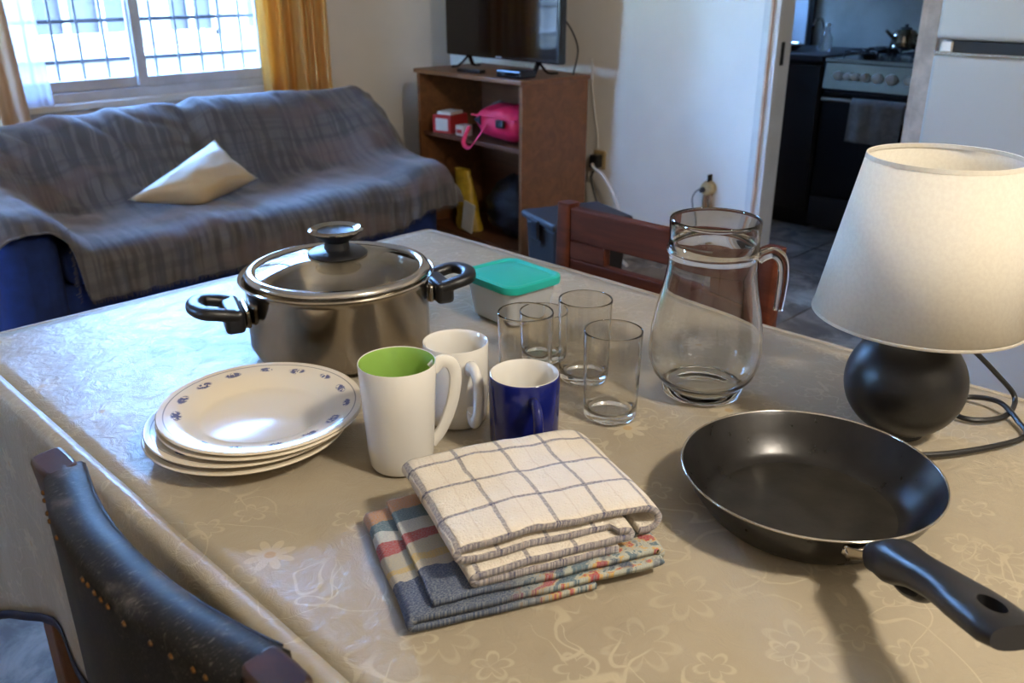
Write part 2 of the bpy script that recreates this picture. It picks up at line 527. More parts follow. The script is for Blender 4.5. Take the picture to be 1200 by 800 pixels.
def check_towel_mat():
    t = NT('checked_terry')
    uv = t.coord('UV')
    U, V, _ = t.sep(uv)
    n1 = t.math('MULTIPLY', t.math('SUBTRACT', t.noise(uv, 30, 3), .5), .006)
    n2 = t.math('MULTIPLY', t.math('SUBTRACT', t.noise(t.mapping(uv, (1, 1, 1), (5, 3, 0)), 34, 3), .5), .006)
    def lines(c, n, sp, off, w):
        q = t.math('SUBTRACT', t.math('FRACT', t.math('DIVIDE', t.math('ADD', t.math('ADD', c, n), off), sp)), .5)
        d = t.math('MULTIPLY', t.math('ABSOLUTE', q), sp)
        return t.math('SUBTRACT', 1.0, t.ramp(d, w * .6, w * 1.25))
    la = lines(U, n1, .047, .012, .0021)
    lb = lines(V, n2, .047, .0235, .0021)
    dash = t.math('ADD', .62, t.math('MULTIPLY', t.ramp(t.noise(uv, 420, 2), .4, .6), .38))
    l = t.math('MULTIPLY', t.math('MINIMUM', 1.0, t.math('ADD', t.math('MULTIPLY', la, .72), t.math('MULTIPLY', lb, .85))), dash)
    l2 = t.math('MULTIPLY', lines(U, n1, .047, .0355, .0008), .22)
    base = t.mix(t.noise(uv, 25, 4), C(216, 202, 182), C(238, 229, 214))
    c = t.mix(l, base, C(62, 62, 92))
    c = t.mix(l2, c, C(180, 150, 120))
    t.set(Base_Color=c, Roughness=.95)
    t.put(t.p.inputs['Sheen Weight'], .3)
    h = t.math('ADD', t.noise(uv, 420, 3), t.math('MULTIPLY', t.noise(uv, 60, 3), 1.2))
    h = t.math('SUBTRACT', h, t.math('MULTIPLY', l, .6))
    t.bump(h, .9, .0028)
    return t.m
M['check_towel'] = check_towel_mat()

def patch_towel_mat():
    t = NT('patchwork_print_towel')
    uv = t.coord('UV')
    U, V, _ = t.sep(uv)
    wob = t.math('MULTIPLY', t.math('SUBTRACT', t.noise(uv, 22, 3), .5), .03)
    v = t.math('ADD', V, wob)
    rp = t.n('ValToRGB')
    e = rp.color_ramp
    e.interpolation = 'CONSTANT'
    stops = [(0, C(60, 72, 96)), (.30, C(188, 176, 150)), (.37, C(192, 164, 100)), (.43, C(176, 166, 140)), (.55, C(160, 66, 58)), (.66, C(190, 188, 172)), (.78, C(86, 110, 112)), (.88, C(180, 130, 84))]
    e.elements[0].position, e.elements[0].color = stops[0]
    e.elements[1].position, e.elements[1].color = stops[1]
    for p, c in stops[2:]:
        q = e.elements.new(p); q.color = c
    t.put(rp.inputs[0], t.math('DIVIDE', v, .17))
    motif = t.noise(t.mapping(uv, (1, 1.6, 1), (2, 1, 0)), 55, 3, .6, .6)
    rp2 = t.n('ValToRGB')
    e2 = rp2.color_ramp; e2.interpolation = 'CONSTANT'
    e2.elements[0].position, e2.elements[0].color = 0, C(190, 70, 54)
    e2.elements[1].position, e2.elements[1].color = .42, C(222, 178, 84)
    q = e2.elements.new(.46); q.color = C(190, 190, 172)
    q = e2.elements.new(.56); q.color = C(92, 118, 128)
    t.put(rp2.inputs[0], motif)
    ox = t.sep(t.coord())[0]
    zone = t.math('MULTIPLY', t.ramp(ox, -.05, .03), t.ramp(t.noise(uv, 40, 2), .36, .48))
    c = t.mix(t.math('MULTIPLY', zone, .75), rp.outputs[0], rp2.outputs[0])
    weave = t.noise(t.mapping(uv, (500, 900, 1)), 1, 2)
    c = t.mix(t.math('MULTIPLY', t.ramp(weave, .4, .65), .5), c, C(150, 152, 150))
    t.set(Base_Color=c, Roughness=.95)
    t.bump(t.noise(uv, 600, 3), .7, .0018)
    return t.m
M['patch_towel'] = patch_towel_mat()

def blanket_mat():
    t = NT('woven_taupe_throw')
    uv = t.coord('UV')
    U, V, _ = t.sep(uv)
    wob = t.math('MULTIPLY', t.noise(uv, 5, 3), .03)
    s1 = t.ramp(t.noise(t.comb(t.math('ADD', U, wob), t.math('MULTIPLY', V, .05), 0.0), 34, 2), .44, .56)
    s2 = t.ramp(t.noise(t.comb(t.math('MULTIPLY', U, .04), t.math('ADD', V, wob), 3.0), 26, 2), .46, .58)
    big = t.ramp(t.noise(t.comb(t.math('MULTIPLY', U, .3), V, 0.0), 5, 1), .52, .6)
    c = t.mix(s1, C(60, 55, 52), C(92, 85, 79))
    c = t.mix(t.math('MULTIPLY', s2, .45), c, C(44, 40, 42))
    c = t.mix(t.math('MULTIPLY', big, .5), c, C(110, 88, 80))
    w = t.noise(t.mapping(uv, (260, 420, 1)), 1, 2)
    c = t.mix(t.math('MULTIPLY', w, .3), c, C(112, 106, 99))
    t.set(Base_Color=c, Roughness=.8)
    t.put(t.p.inputs['Sheen Weight'], .35)
    t.bump(t.math('ADD', w, t.math('MULTIPLY', t.noise(t.mapping(uv, (60, 10, 1)), 1, 3), 1.5)), .5, .004)
    return t.m
M['throw'] = blanket_mat()
M['cushion'] = pm('cream_satin', C(190, 164, 124), .4, var=.06, vs_=8, bump=.25, bs=25, bd=.004)

def floor_tile_mat():
    t = NT('stone_floor_tile')
    ob = t.n('ObjectInfo')
    co = t.mapping(t.coord(), (1, 1, 1))
    ad_ = t.n('VectorMath', operation='ADD'); t.put(ad_.inputs[0], co); t.put(ad_.inputs[1], ob.outputs['Location'])
    n = t.noise(ad_.outputs[0], 7, 6, .65, .8)
    n2 = t.noise(ad_.outputs[0], 2, 3)
    c = t.mix(t.ramp(n, .35, .65), C(82, 74, 66), C(150, 140, 126))
    c = t.mix(t.math('MULTIPLY', t.ramp(n2, .4, .6), .4), c, C(112, 96, 82))
    c = t.mix(t.math('MULTIPLY', ob.outputs['Random'], .25), c, C(96, 88, 80))
    t.set(Base_Color=c, Roughness=.7)
    t.bump(n, .35, .004)
    return t.m
M['tile'] = floor_tile_mat()
M['grout'] = pm('floor_grout', C(70, 64, 58), .9, var=.15)

# ------------------------------------------------------------------ room shell
def struct(name, label, mb, m, **kw):
    o = mb.build(name, m, smooth=False, **kw)
    tag(o, label, 'structure', None, 'structure')
    return o

fl = struct('floor', 'grey brown stone tiled floor of dining room and kitchen', MB().box(-1.75, 5.3, -1.85, 4.05, -.15, -.008), M['grout'])
# tiles, one object each, sharing a mesh
TS = .41
tm = MB().box(-TS / 2 + .003, TS / 2 - .003, -TS / 2 + .003, TS / 2 - .003, -.0079, 0).mesh('floor_tile', M['tile'], False)
ix = 0
for i in range(17):
    for j in range(14):
        x, y = -1.6 + TS * (i + .5), -1.7 + TS * (j + .5)
        if x > 5.2 or y > 3.85: continue
        if x > 3.3 and y < .35: continue
        if x < -.4 and y < 1.4: continue
        o = bpy.data.objects.new('floor_tile', tm); col.objects.link(o)
        o.location = (x, y, 0); o.parent = fl
        o.rotation_euler = (0, 0, random.choice((0, PI / 2, PI)))

WYI = 3.88      # inner face of the window wall
w = MB()
wx0, wx1, wz0, wz1 = 1.02, 2.34, .79, 2.32
w.box(-1.75, wx0, WYI, WYI + .15, -.05, 2.7).box(wx1, 5.3, WYI, WYI + .15, -.05, 2.7)
w.box(wx0, wx1, WYI, WYI + .15, -.05, wz0).box(wx0, wx1, WYI, WYI + .15, wz1, 2.7)
struct('wall_back', 'off white wall holding the barred window behind the sofa', w, M['wall'])

w = MB()
dy0, dy1, dz = 1.33, 1.92, 2.06
w.box(3.4, 3.5, dy1, WYI, -.05, 2.7).box(3.4, 3.5, dy0, dy1, dz, 2.7).box(3.4, 3.5, -1.85, dy0, -.05, 2.7)
struct('wall_right', 'off white wall with kitchen doorway and taped socket', w, M['wall'])
LY0, LY1, LZ0, LZ1 = 2.85, 3.42, 1.25, 2.05
struct('wall_left', 'off white wall with a second window on the far left side', MB().box(-1.75, -1.6, -1.7, LY0, -.05, 2.7).box(-1.75, -1.6, LY1, WYI, -.05, 2.7).box(-1.75, -1.6, LY0, LY1, -.05, LZ0).box(-1.75, -1.6, LY0, LY1, LZ1, 2.7), M['wall'])
struct('wall_front', 'plain off white wall behind the viewer', MB().box(-1.75, 3.4, -1.85, -1.7, -.05, 2.7), M['wall'])
struct('ceiling', 'flat white ceiling over dining room and kitchen', MB().box(-1.9, 5.4, -2.0, 4.15, 2.7, 2.85), M['ceiling'])
w = MB()
w.box(5.1, 5.25, .3, WYI, -.05, 2.7)
struct('wall_kitchen_back', 'grimy grey kitchen wall behind the stove', w, M['kitchen_wall'])
struct('wall_kitchen_right', 'plain kitchen side wall next to the stove', MB().box(3.5, 5.1, .22, .34, -.05, 2.7), M['kitchen_wall'])
w = MB()
w.box(3.5, 5.1, 3.25, 3.4, -.05, 1.25).box(3.5, 5.1, 3.25, 3.4, 1.6, 2.7).box(3.5, 4.2, 3.25, 3.4, 1.25, 1.6).box(4.8, 5.1, 3.25, 3.4, 1.25, 1.6)
struct('wall_kitchen_left', 'kitchen side wall with a small daylight window', w, M['kitchen_wall'])
# hole through the outer wall in line with the kitchen window
kw = bpy.data.objects['wall_back']
w = MB()
w.box(-1.75, wx0, WYI, WYI + .15, -.05, 2.7).box(wx1, 3.75, WYI, WYI + .15, -.05, 2.7)
w.box(wx0, wx1, WYI, WYI + .15, -.05, wz0).box(wx0, wx1, WYI, WYI + .15, wz1, 2.7)
kw.data = w.mesh('wall_back', M['wall'], False)
bpy.data.objects['wall_kitchen_back'].data = MB().box(5.1, 5.25, .3, 3.4, -.05, 2.7).mesh('wall_kitchen_back', M['kitchen_wall'], False)

# --- window_1 (street window)
wi = tag(empty('window_1', (0, WYI, 0)), 'aluminium sliding window with white security bars behind the sofa', 'window', None, 'structure')
f = MB()
f.box(wx0, wx1, .02, .12, wz0, wz0 + .035).box(wx0, wx1, .02, .12, wz1 - .04, wz1).box(wx0, wx0 + .04, .02, .12, wz0 + .035, wz1 - .04).box(wx1 - .04, wx1, .02, .12, wz0 + .035, wz1 - .04)
f.build('window_frame', M['alu'], wi, smooth=False, bev=.003)
MB().box(wx0 - .03, wx1 + .03, -.035, .02, wz0 - .028, wz0 - .001).build('window_sill', M['trim'], wi, smooth=False, bev=.004)
def sash(x0, x1, y):
    z0, z1 = wz0 + .036, wz1 - .042
    s_ = MB()
    s_.box(x0, x0 + .042, y, y + .025, z0, z1).box(x1 - .042, x1, y, y + .025, z0, z1)
    s_.box(x0 + .042, x1 - .042, y, y + .025, z0, z0 + .042).box(x0 + .042, x1 - .042, y, y + .025, z1 - .042, z1)
    o = s_.build('sash', M['alu'], wi, smooth=False, bev=.002)
    MB().box(x0 + .042, x1 - .042, y + .01, y + .014, z0 + .042, z1 - .042).build('pane', M['pane'], o, smooth=False)
sash(wx0 + .041, 1.712, .065)
sash(1.672, wx1 - .041, .035)
gx = [1.10, 1.20, 1.305, 1.41, 1.515, 1.62, 1.735, 1.835, 1.945, 2.055, 2.16, 2.265]
vb = MB().sweep([(0, 0, wz0 - .03), (0, 0, wz1 + .03)], .007, n=8).mesh('grille_bar', M['iron'])
for x in gx:
    o = bpy.data.objects.new('grille_bar', vb); col.objects.link(o); o.parent = wi; o.location = (x, .21, 0)
hb = MB().box(wx0 - .02, wx1 + .02, .216, .222, -.008, .008).mesh('grille_crossbar', M['iron'], False)
for z in (.93, 1.09, 1.5, 1.66, 2.1):
    o = bpy.data.objects.new('grille_crossbar', hb); col.objects.link(o); o.parent = wi; o.location = (0, 0, z)

# --- window_2 (left of the viewer, out of the frame)
w2 = tag(empty('window_2', (-1.7, 0, 0)), 'second aluminium window in the left wall of the room', 'window', None, 'structure')
f = MB()
f.box(0, .08, LY0, LY1, LZ0, LZ0 + .04).box(0, .08, LY0, LY1, LZ1 - .04, LZ1).box(0, .08, LY0, LY0 + .04, LZ0 + .04, LZ1 - .04).box(0, .08, LY1 - .04, LY1, LZ0 + .04, LZ1 - .04)
f.build('window_frame', M['alu'], w2, smooth=False, bev=.003)
MB().box(.03, .034, LY0 + .04, LY1 - .04, LZ0 + .04, LZ1 - .04).build('pane', M['pane'], w2, smooth=False)

# --- door_1: casing of the kitchen doorway
d1 = tag(empty('door_1', (3.4, 0, 0)), 'worn white painted casing of the kitchen doorway', 'doorway', None, 'structure')
MB().box(-.014, 0, dy1, dy1 + .052, 0, dz + .06).build('casing', M['trim'], d1, smooth=False, bev=.004)
MB().box(-.026, -.014, dy1 + .004, dy1 + .016, 0, dz + .03).build('bead', M['peel'], d1, smooth=False, bev=.003)
MB().box(-.014, .1, dy1 - .022, dy1, 0, dz).build('jamb', M['trim'], d1, smooth=False, bev=.003)
MB().box(-.014, .1, dy0, dy0 + .022, 0, dz).build('jamb', M['peel'], d1, smooth=False, bev=.003)
MB().box(-.02, 0, dy0 - .05, dy0, 0, dz + .05).build('casing', M['peel'], d1, smooth=False, bev=.003)
MB().box(-.014, .1, dy0 + .022, dy1 - .022, dz - .02, dz).build('head_jamb', M['trim'], d1, smooth=False)
MB().box(.02, .045, dy1 - .0245, dy1 - .0222, .93, 1.02).build('strike_plate', M['grate'], d1, smooth=False)

# ------------------------------------------------------------------ ceiling lamp (above the frame, behind the viewer)
cl = thing('pendant_lamp', 'brass pendant lamp with a white glass bowl above the table end', 'lamp', (.74, -.62, 2.7))
MB().lathe([(0, 0), (.07, 0), (.065, -.02), (.02, -.03), (0, -.03)], 28).build('ceiling_rose', M['brass'], cl)
MB().sweep([(0, 0, -.03), (0, 0, -.36)], .008, n=10).build('stem', M['brass'], cl)
MB().lathe([(0, -.36), (.10, -.365), (.16, -.395), (.165, -.405), (.155, -.402), (.10, -.375), (0, -.368)], 36).build('lamp_bowl', M['ceramic'], cl)
cld = bpy.data.lights.new('ceiling_bulb', 'POINT')
cld.energy = 60
cld.color = (1, .91, .78)
cld.cycles.is_caustics_light = True
cld.shadow_soft_size = .09
clo_ = bpy.data.objects.new('ceiling_bulb', cld)
col.objects.link(clo_)
clo_.parent = cl
clo_.location = (0, 0, -.50)

# ------------------------------------------------------------------ across the street
bl = thing('apartment_building', 'sunlit pale building with paned windows seen through the barred window', 'building', (0, 9, -3))
wins = []
for zz in (3.7,):
    for x0, x1 in ((-1.6, -.7), (-.3, .6), (1.0, 1.9), (2.3, 2.75), (2.95, 3.95), (4.22, 4.8), (5.08, 5.75), (6.3, 7.0), (7.5, 8.3), (8.8, 9.6), (10.2, 11.)):
        wins.append((x0, x1, zz, zz + 1.35))
xs = sorted({-5, 14} | {a for w_ in wins for a in w_[:2]})
f = MB()
zs = [0, 3.7, 5.05, 6.2]
for zi in range(3):
    if zi in (0, 2, 4): f.box(-5, 14, 0, .4, zs[zi], zs[zi + 1])
    else:
        cur = -5
        for x0, x1, z0, z1 in [w_ for w_ in wins if w_[2] == zs[zi]]:
            f.box(cur, x0, 0, .4, z0, z1); cur = x1
        f.box(cur, 14, 0, .4, zs[zi], zs[zi + 1])
f.build('facade_wall', M['facade'], bl, smooth=False)
for x0, x1, z0, z1 in wins:
    f = MB()
    f.box(x0, x1, .08, .14, z0, z0 + .05).box(x0, x1, .08, .14, z1 - .05, z1).box(x0, x0 + .05, .08, .14, z0, z1).box(x1 - .05, x1, .08, .14, z0, z1)
    nm = max(1, round((x1 - x0) / .3))
    for k in range(1, nm): f.box(x0 + (x1 - x0) * k / nm - .025, x0 + (x1 - x0) * k / nm + .025, .08, .13, z0 + .05, z1 - .05)
    f.box(x0 + .05, x1 - .05, .085, .125, z0 + .48, z0 + .53)
    wn_ = f.build('window', M['facade_trim'], bl, smooth=False)
    MB().box(x0 + .05, x1 - .05, .15, .17, z0 + .05, z1 - .05).build('pane', M['facade_glass'], wn_, smooth=False)
for z in (3.52, 5.6): MB().box(-5, 14, -.12, 0, z, z + .12).build('ledge', M['facade_trim'], bl, smooth=False, bev=.02)
aw = MB()
aw.add([(4.25, -.02, 3.02), (4.95, -.02, 3.02), (5.1, -.02, 2.72), (4.35, -.02, 2.72), (4.3, -.6, 2.92), (4.9, -.6, 2.92), (5.05, -.6, 2.66), (4.3, -.6, 2.66)],
       [(0, 1, 2, 3), (4, 5, 1, 0), (7, 6, 5, 4), (3, 2, 6, 7), (0, 3, 7, 4), (1, 5, 6, 2)])
aw.build('awning', M['awning'], bl, smooth=False)
tag(struct('street_ground', 'pale street paving between the two buildings', MB().box(-12, 20, 4.1, 9, -3.2, -3), M['street']), kind='structure')

# ------------------------------------------------------------------ curtains
def curtain(name, label, x0, x1, z0, z1, folds, amp, m, y=WYI - .055, drift=0.0, group=None):
    rows, n, k = [], 40, folds * 10
    for i in range(n + 1):
        t = i / n
        z = lerp(z1, z0, t)
        r = []
        for j in range(k + 1):
            u = j / k
            ph = u * folds * 2 * PI
            a = amp * (.6 + .4 * nz(u * 5, 2)) * (.75 + .35 * t)
            r.append((lerp(x0, x1, u) + .006 * math.sin(ph * .5 + t * 2) + drift * t * t * (1 - u * .3), y + a * math.sin(ph + .5 * nz(u * 3, t * 2)), z))
        rows.append(r)
    e = thing(name, label, 'curtain', (0, 0, 0), 0, group)
    MB().grid(rows).build('curtain_cloth', m, e, solid=.0015, ang=180)
    return e
cg = curtain('curtain', 'gold striped curtain gathered at the right of the window', 2.205, 2.575, .42, 2.5, 6, .026, M['curtain_gold'])
MB().sweep([(.6, WYI - .055, 2.53), (2.75, WYI - .055, 2.53)], .011, n=10).build('curtain_rod', M['alu'], cg)
curtain('curtain', 'beige curtain gathered at the left of the window', .66, 1.14, .42, 2.5, 6, .022, M['curtain_beige'], drift=.08)
curtain('sheer_curtain', 'thin white sheer curtain hanging beside the beige curtain', .94, 1.27, .45, 2.49, 5, .012, M['sheer'], y=WYI - .02 - .0, drift=.06)

# ------------------------------------------------------------------ sofa
SX0, SX1 = .78, 2.64
so = thing('sofa', 'low two seat sofa upholstered in dark blue fabric below the window', 'sofa', (0, 0, 0))
MB().box(SX0 + .02, SX1 - .02, 3.14, 3.72, .05, .27).build('base', M['blue_fabric'], so, smooth=True, bev=.03, seg=3)
MB().box(SX0 + .05, SX1 - .05, 3.635, 3.745, .10, .69).build('backrest', M['blue_fabric'], so, bev=.06, seg=4)
xm = (SX0 + SX1) / 2
for a, b in ((SX0 + .21, xm - .003), (xm + .003, SX1 - .21)):
    MB().box(a, b, 3.12, 3.55, .272, .405).build('seat_cushion', M['blue_fabric'], so, bev=.04, seg=4)
for a, b, h in ((SX0, SX0 + .20, .50), (SX1 - .2, SX1, .45)):
    MB().box(a, b, 3.09, 3.70, .05, h).build('arm', M['blue_fabric'], so, bev=.075, seg=5)
for x in (SX0 + .08, SX1 - .08):
    for y in (3.18, 3.66):
        MB().box(x - .025, x + .025, y - .025, y + .025, 0, .06).build('foot', M['wood_dark'], so, smooth=False)

# throw draped over the sofa
rows, uvs = [], []
NX = 150
for i in range(NX + 1):
    x = lerp(SX0 - .05, SX1 + .05, i / NX)
    la = 1 - smooth01(SX0 + .13, SX0 + .30, x)          # left arm
    ra = smooth01(SX1 - .30, SX1 - .14, x)             # right arm
    tent = smooth01(SX1 - .42, SX1 - .02, x)
    drop_l = 1 - smooth01(SX0 - .05, SX0 + .04, x)
    drop_r = smooth01(SX1 - .03, SX1 + .05, x)
    seat = .425 + la * .125 + ra * .07 - drop_l * .05 - drop_r * .10
    seat += .008 * math.sin(x * 9)
    mid = abs(x - xm)
    seat -= .012 * math.exp(-(mid / .04) ** 2)
    ht = .758 + .018 * smooth01(1.4, 2.4, x) + .015 * math.sin(x * 4 + 1) + .01 * nz(x * 7, 1) - .02 * math.exp(-(mid / .07) ** 2) - .04 * drop_r
    hem = lerp(seat - .055, .245, smooth01(SX0 + .205, SX0 + .235, x))
    hem = lerp(hem, .31, ra) + .006 * nz(x * 22, 5)
    fy = 3.065 - .03 * ra
    prof = [(3.765, .5), (3.768, ht - .05), (3.745, ht - .005), (3.69, ht), (3.62, ht - .05)]
    cy, cz = lerp(3.47, 3.42, tent), seat + .045 + .06 * tent
    prof += [(lerp(3.555, 3.53, tent), lerp((ht + cz) / 2 - .01, (ht + cz) / 2 + .0, tent)), (cy, cz), (3.36, seat + .012 + .02 * tent), (3.24, seat + .004), (fy + .06, seat), (fy + .01, seat - .02), (fy - .018, seat - .055)]
    h0 = min(hem, seat - .057)
    for q in (.33, .66, 1.0): prof.append((fy - .022 - .004 * q, lerp(seat - .055, h0, q)))
    P = cat([(0, a, b) for a, b in prof], 6)
    row, ur = [], []
    s_acc = 0
    for k, p in enumerate(P):
        if k: s_acc += (p - P[k - 1]).length
        q = k / (len(P) - 1)
        # wrinkles: soft diagonal folds on the back, gathers on the front
        fold = .015 * nz(x * 5 + p.z * 7, p.y * 3, 1) + .008 * nz(x * 16 + p.z * 10, p.y * 10, 4)
        if q < .45: fold += .012 * math.sin((x * 1.0 + p.z * 1.6) * 24 + 2 * nz(x * 3, p.z * 3)) * smooth01(.12, .22, q) * (.4 + .6 * (x < xm))
        g = smooth01(.72, .85, q)
        gat = g * .014 * math.sin(x * 70 + 3 * nz(x * 5, 3)) * (.4 + .6 * abs(nz(x * 4, 9)))
        row.append((x + .004 * nz(p.z * 9, x * 3), p.y - abs(fold) * .8 - gat - .004, p.z + max(0, fold) * (1 - g)))
        ur.append((x, s_acc))
    rows.append(row); uvs.append(ur)
th = thing('sofa_throw', 'striped taupe woven throw draped over the whole blue sofa', 'blanket', (0, 0, 0))
MB().grid(rows, uvs).build('throw_cloth', M['throw'], th, solid=.005, off=1, ang=180)
fr = MB()
for i in range(2, NX - 1):
    if rows[i][-1][2] > .4: continue
    for k in range(3):
        a = Vector(rows[i][-1]).lerp(Vector(rows[i + 1][-1]), k / 3)
        l = random.uniform(.008, .02)
        fr.sweep([a + Vector((0, 0, .002)), a + Vector((random.uniform(-.004, .004), random.uniform(-.003, .002), -l))], .0013, n=4)
for k in range(26):                                     # frayed edge at the left front corner
    z = .5 - .25 * k / 25
    fr.sweep([(SX0 + .212, 3.04, z), (SX0 + .212 - random.uniform(.004, .018), 3.038, z - random.uniform(.003, .012))], .0014, n=4)
tag(fr.build('fringe', M['throw'], th), kind='stuff')

# cushion
def pillow(hu, hv, th_, n=22):
    top, bot = [], []
    for i in range(n + 1):
        a, b = [], []
        for j in range(n + 1):
            u, v = 2 * i / n - 1, 2 * j / n - 1
            ed = (1 - u ** 2) * (1 - v ** 2)
            pin = 1 - .13 * ((1 - abs(u)) * abs(v) ** 3 + (1 - abs(v)) * abs(u) ** 3)
            h = th_ * max(0, ed) ** .42 * (1 + .12 * nz(u * 2, v * 2, 3))
            x, y = u * pin * hu, v * pin * hv
            a.append((x, y, h)); b.append((x, y, -h * .8))
        top.append(a); bot.append(b)
    m = MB().grid(top).grid(bot)
    return m
cu = pillow(.19, .19, .065)
cu.move(Matrix.Rotation(math.radians(45), 4, 'Z'))
cu.v = [(x + .72 * max(0, y), y * (.86 if y > 0 else .28), z) for x, y, z in cu.v]      # lower corner crumpled into the seat
cu.move(Matrix.Rotation(math.radians(38), 4, 'X'))
co_ = cu.build('cushion', M['cushion'], None, (1.56, 3.285, .505), ang=180)
bm = bmesh.new(); bm.from_mesh(co_.data); bmesh.ops.remove_doubles(bm, verts=bm.verts, dist=.0006); bmesh.ops.recalc_face_normals(bm, faces=bm.faces); bm.to_mesh(co_.data); bm.free()
tag(co_, 'cream satin cushion leaning corner up on the draped sofa', 'cushion')

# ------------------------------------------------------------------ television stand
CR = math.radians(-3.7)
cb = thing('tv_stand', 'brown laminate television stand with open shelves in the corner', 'cabinet', (2.822, 2.761, 0), CR)
D, L, H = .405, .77, .85
# local: x = depth towards the wall, y = along the front
MB().box(0, D, 0, .02, 0, H - .02).build('side_panel', M['wood_cab'], cb, smooth=False, bev=.002)
MB().box(0, D, L - .02, L, 0, H - .02).build('side_panel', M['wood_cab'], cb, smooth=False, bev=.002)
MB().box(-.012, D + .01, -.006, L + .01, H - .02, H).build('top_panel', M['wood_cab'], cb, smooth=False, bev=.003)
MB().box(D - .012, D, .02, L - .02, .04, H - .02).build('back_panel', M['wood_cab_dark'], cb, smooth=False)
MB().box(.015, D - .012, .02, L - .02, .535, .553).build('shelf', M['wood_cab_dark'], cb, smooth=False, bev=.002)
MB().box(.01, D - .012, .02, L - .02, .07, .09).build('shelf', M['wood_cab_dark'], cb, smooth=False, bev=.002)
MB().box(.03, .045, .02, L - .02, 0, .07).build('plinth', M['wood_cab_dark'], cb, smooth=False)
cbM = Matrix.Translation((2.822, 2.761, 0)) @ Matrix.Rotation(CR, 4, 'Z')
def on_cab(x, y, z): return tuple(cbM @ Vector((x, y, z)))

tv = thing('television', 'black flat screen television standing on the brown stand', 'television', on_cab(.19, .375, H), CR)
TW, TH = .80, .46
MB().box(0, .045, -TW / 2, TW / 2, .055, .055 + TH).build('housing', M['tv_plastic'], tv, smooth=False, bev=.006)
MB().box(-.002, -.0002, -TW / 2 + .014, TW / 2 - .014, .075, .055 + TH - .014).build('screen', M['screen'], tv, smooth=False)
MB().box(-.003, -.0005, -.02, .02, .061, .067).build('logo', M['alu'], tv, smooth=False)
for s in (-1, 1):
    MB().sweep(cat([(-.055, s * .29, .006), (-.025, s * .27, .012), (.02, s * .25, .056), (.03, s * .25, .07)], 5), .012, .006, n=8).build('foot', M['tv_plastic'], tv)
    MB().sweep(cat([(.11, s * .28, .006), (.06, s * .265, .012), (.03, s * .25, .05)], 5), .012, .006, n=8).build('foot', M['tv_plastic'], tv)
MB().sweep(cat([(.045, -.30, .28), (.09, -.36, .22), (.13, -.385, .12), (.12, -.375, .02), (.15, -.34, .004)], 8), .004, n=6).build('cable', M['cord'], tv)
sb = thing('set_top_box', 'small black receiver box at the front corner of the television stand', 'device', on_cab(.062, .11, H), CR + .06)
MB().box(-.05, .05, -.075, .075, .003, .035).build('body', M['tv_plastic'], sb, smooth=False, bev=.006)
MB().box(-.051, -.0502, -.055, .02, .012, .026).build('front_window', M['screen'], sb, smooth=False)
rc = thing('remote_control', 'slim dark remote control lying in front of the television', 'remote', on_cab(.06, .42, H), CR + .1)
MB().box(-.02, .02, -.075, .075, 0, .016).build('body', M['black_plastic'], rc, smooth=False, bev=.004)
for k in range(5): MB().box(-.009, .009, -.06 + .025 * k, -.047 + .025 * k, .016, .018).build('button', M['grey_cloth'], rc, smooth=False)

# on the upper shelf
SH = .553
b = thing('tea_box', 'red and white cardboard box on the upper shelf of the stand', 'box', on_cab(.1, .64, SH), CR + .25)
MB().box(-.07, .07, -.055, .055, 0, .085).build('carton', M['red_card'], b, smooth=False, bev=.002)
MB().box(-.0712, -.0702, -.04, .035, .012, .07).build('label_panel', M['paper'], b, smooth=False)
MB().box(-.05, .05, -.04, .04, .085, .1).build('lid_flap', M['paper'], b, smooth=False)
b = thing('paper_packet', 'small white packet beside the pink bag on the shelf', 'packet', on_cab(.075, .50, SH), CR)
MB().box(-.03, .03, -.028, .028, 0, .05).build('carton', M['paper'], b, smooth=False, bev=.002)
MB().box(-.031, -.0302, -.02, .02, .012, .03).build('label_panel', M['red_card'], b, smooth=False)
g = MB()
rr = []
for i in range(13):
    t = i / 12
    rr.append([((.07 + .015 * nz(k, i * .3)) * math.sin(PI * t) ** .7 * math.cos(2 * PI * k / 16), (.10 + .02 * nz(k * .7, i * .4, 4)) * math.sin(PI * t) ** .7 * math.sin(2 * PI * k / 16), .001 + .15 * t * (1 + .06 * nz(k * .5, i))) for k in range(16)])
g.grid(rr, closed=True)
tag(g.build('cloth_bundle', M['grey_cloth'], None, on_cab(.26, .45, SH), CR), 'crumpled grey cloth bundle behind the pink bag', 'cloth')
bp = thing('backpack', 'bright pink nylon bag slumped on the upper shelf', 'bag', on_cab(.12, .205, SH), CR)
rr = []
for i in range(17):
    t = i / 16
    y = lerp(-.17, .17, t)
    e_ = (1 - abs(2 * t - 1) ** 3.2) ** .4
    rr.append([((.125 + .02 * nz(k * .6, t * 5)) * e_ * math.copysign(abs(math.cos(a)) ** .8, math.cos(a)), y, .091 + (.075 + .014 * nz(k * .4, t * 6, 7)) * e_ * math.copysign(abs(math.sin(a)) ** .8, math.sin(a))) for k, a in ((k, 2 * PI * k / 20) for k in range(20))])
MB().grid(rr, closed=True).build('bag_body', M['pink'], bp, ang=180)
MB().sweep(cat([(-.13, .02, .09), (-.165, .05, .03), (-.17, .10, -.02), (-.165, .15, .0), (-.135, .14, .07)], 6), .010, .004, n=8).build('strap', M['pink'], bp)
MB().sweep(cat([(-.11, -.15, .12), (-.13, -.05, .13), (-.12, .06, .125), (-.11, .15, .12)], 6), .008, .005, n=8).build('zip_flap', M['pink'], bp)
MB().prism([(-.02, -.02), (.02, -.02), (0, .022)], -.004, .004).move(Matrix.Translation((-.132, .085, .105)) @ Matrix.Rotation(PI / 2, 4, 'Y')).build('patch', M['dark_bag'], bp, smooth=False)
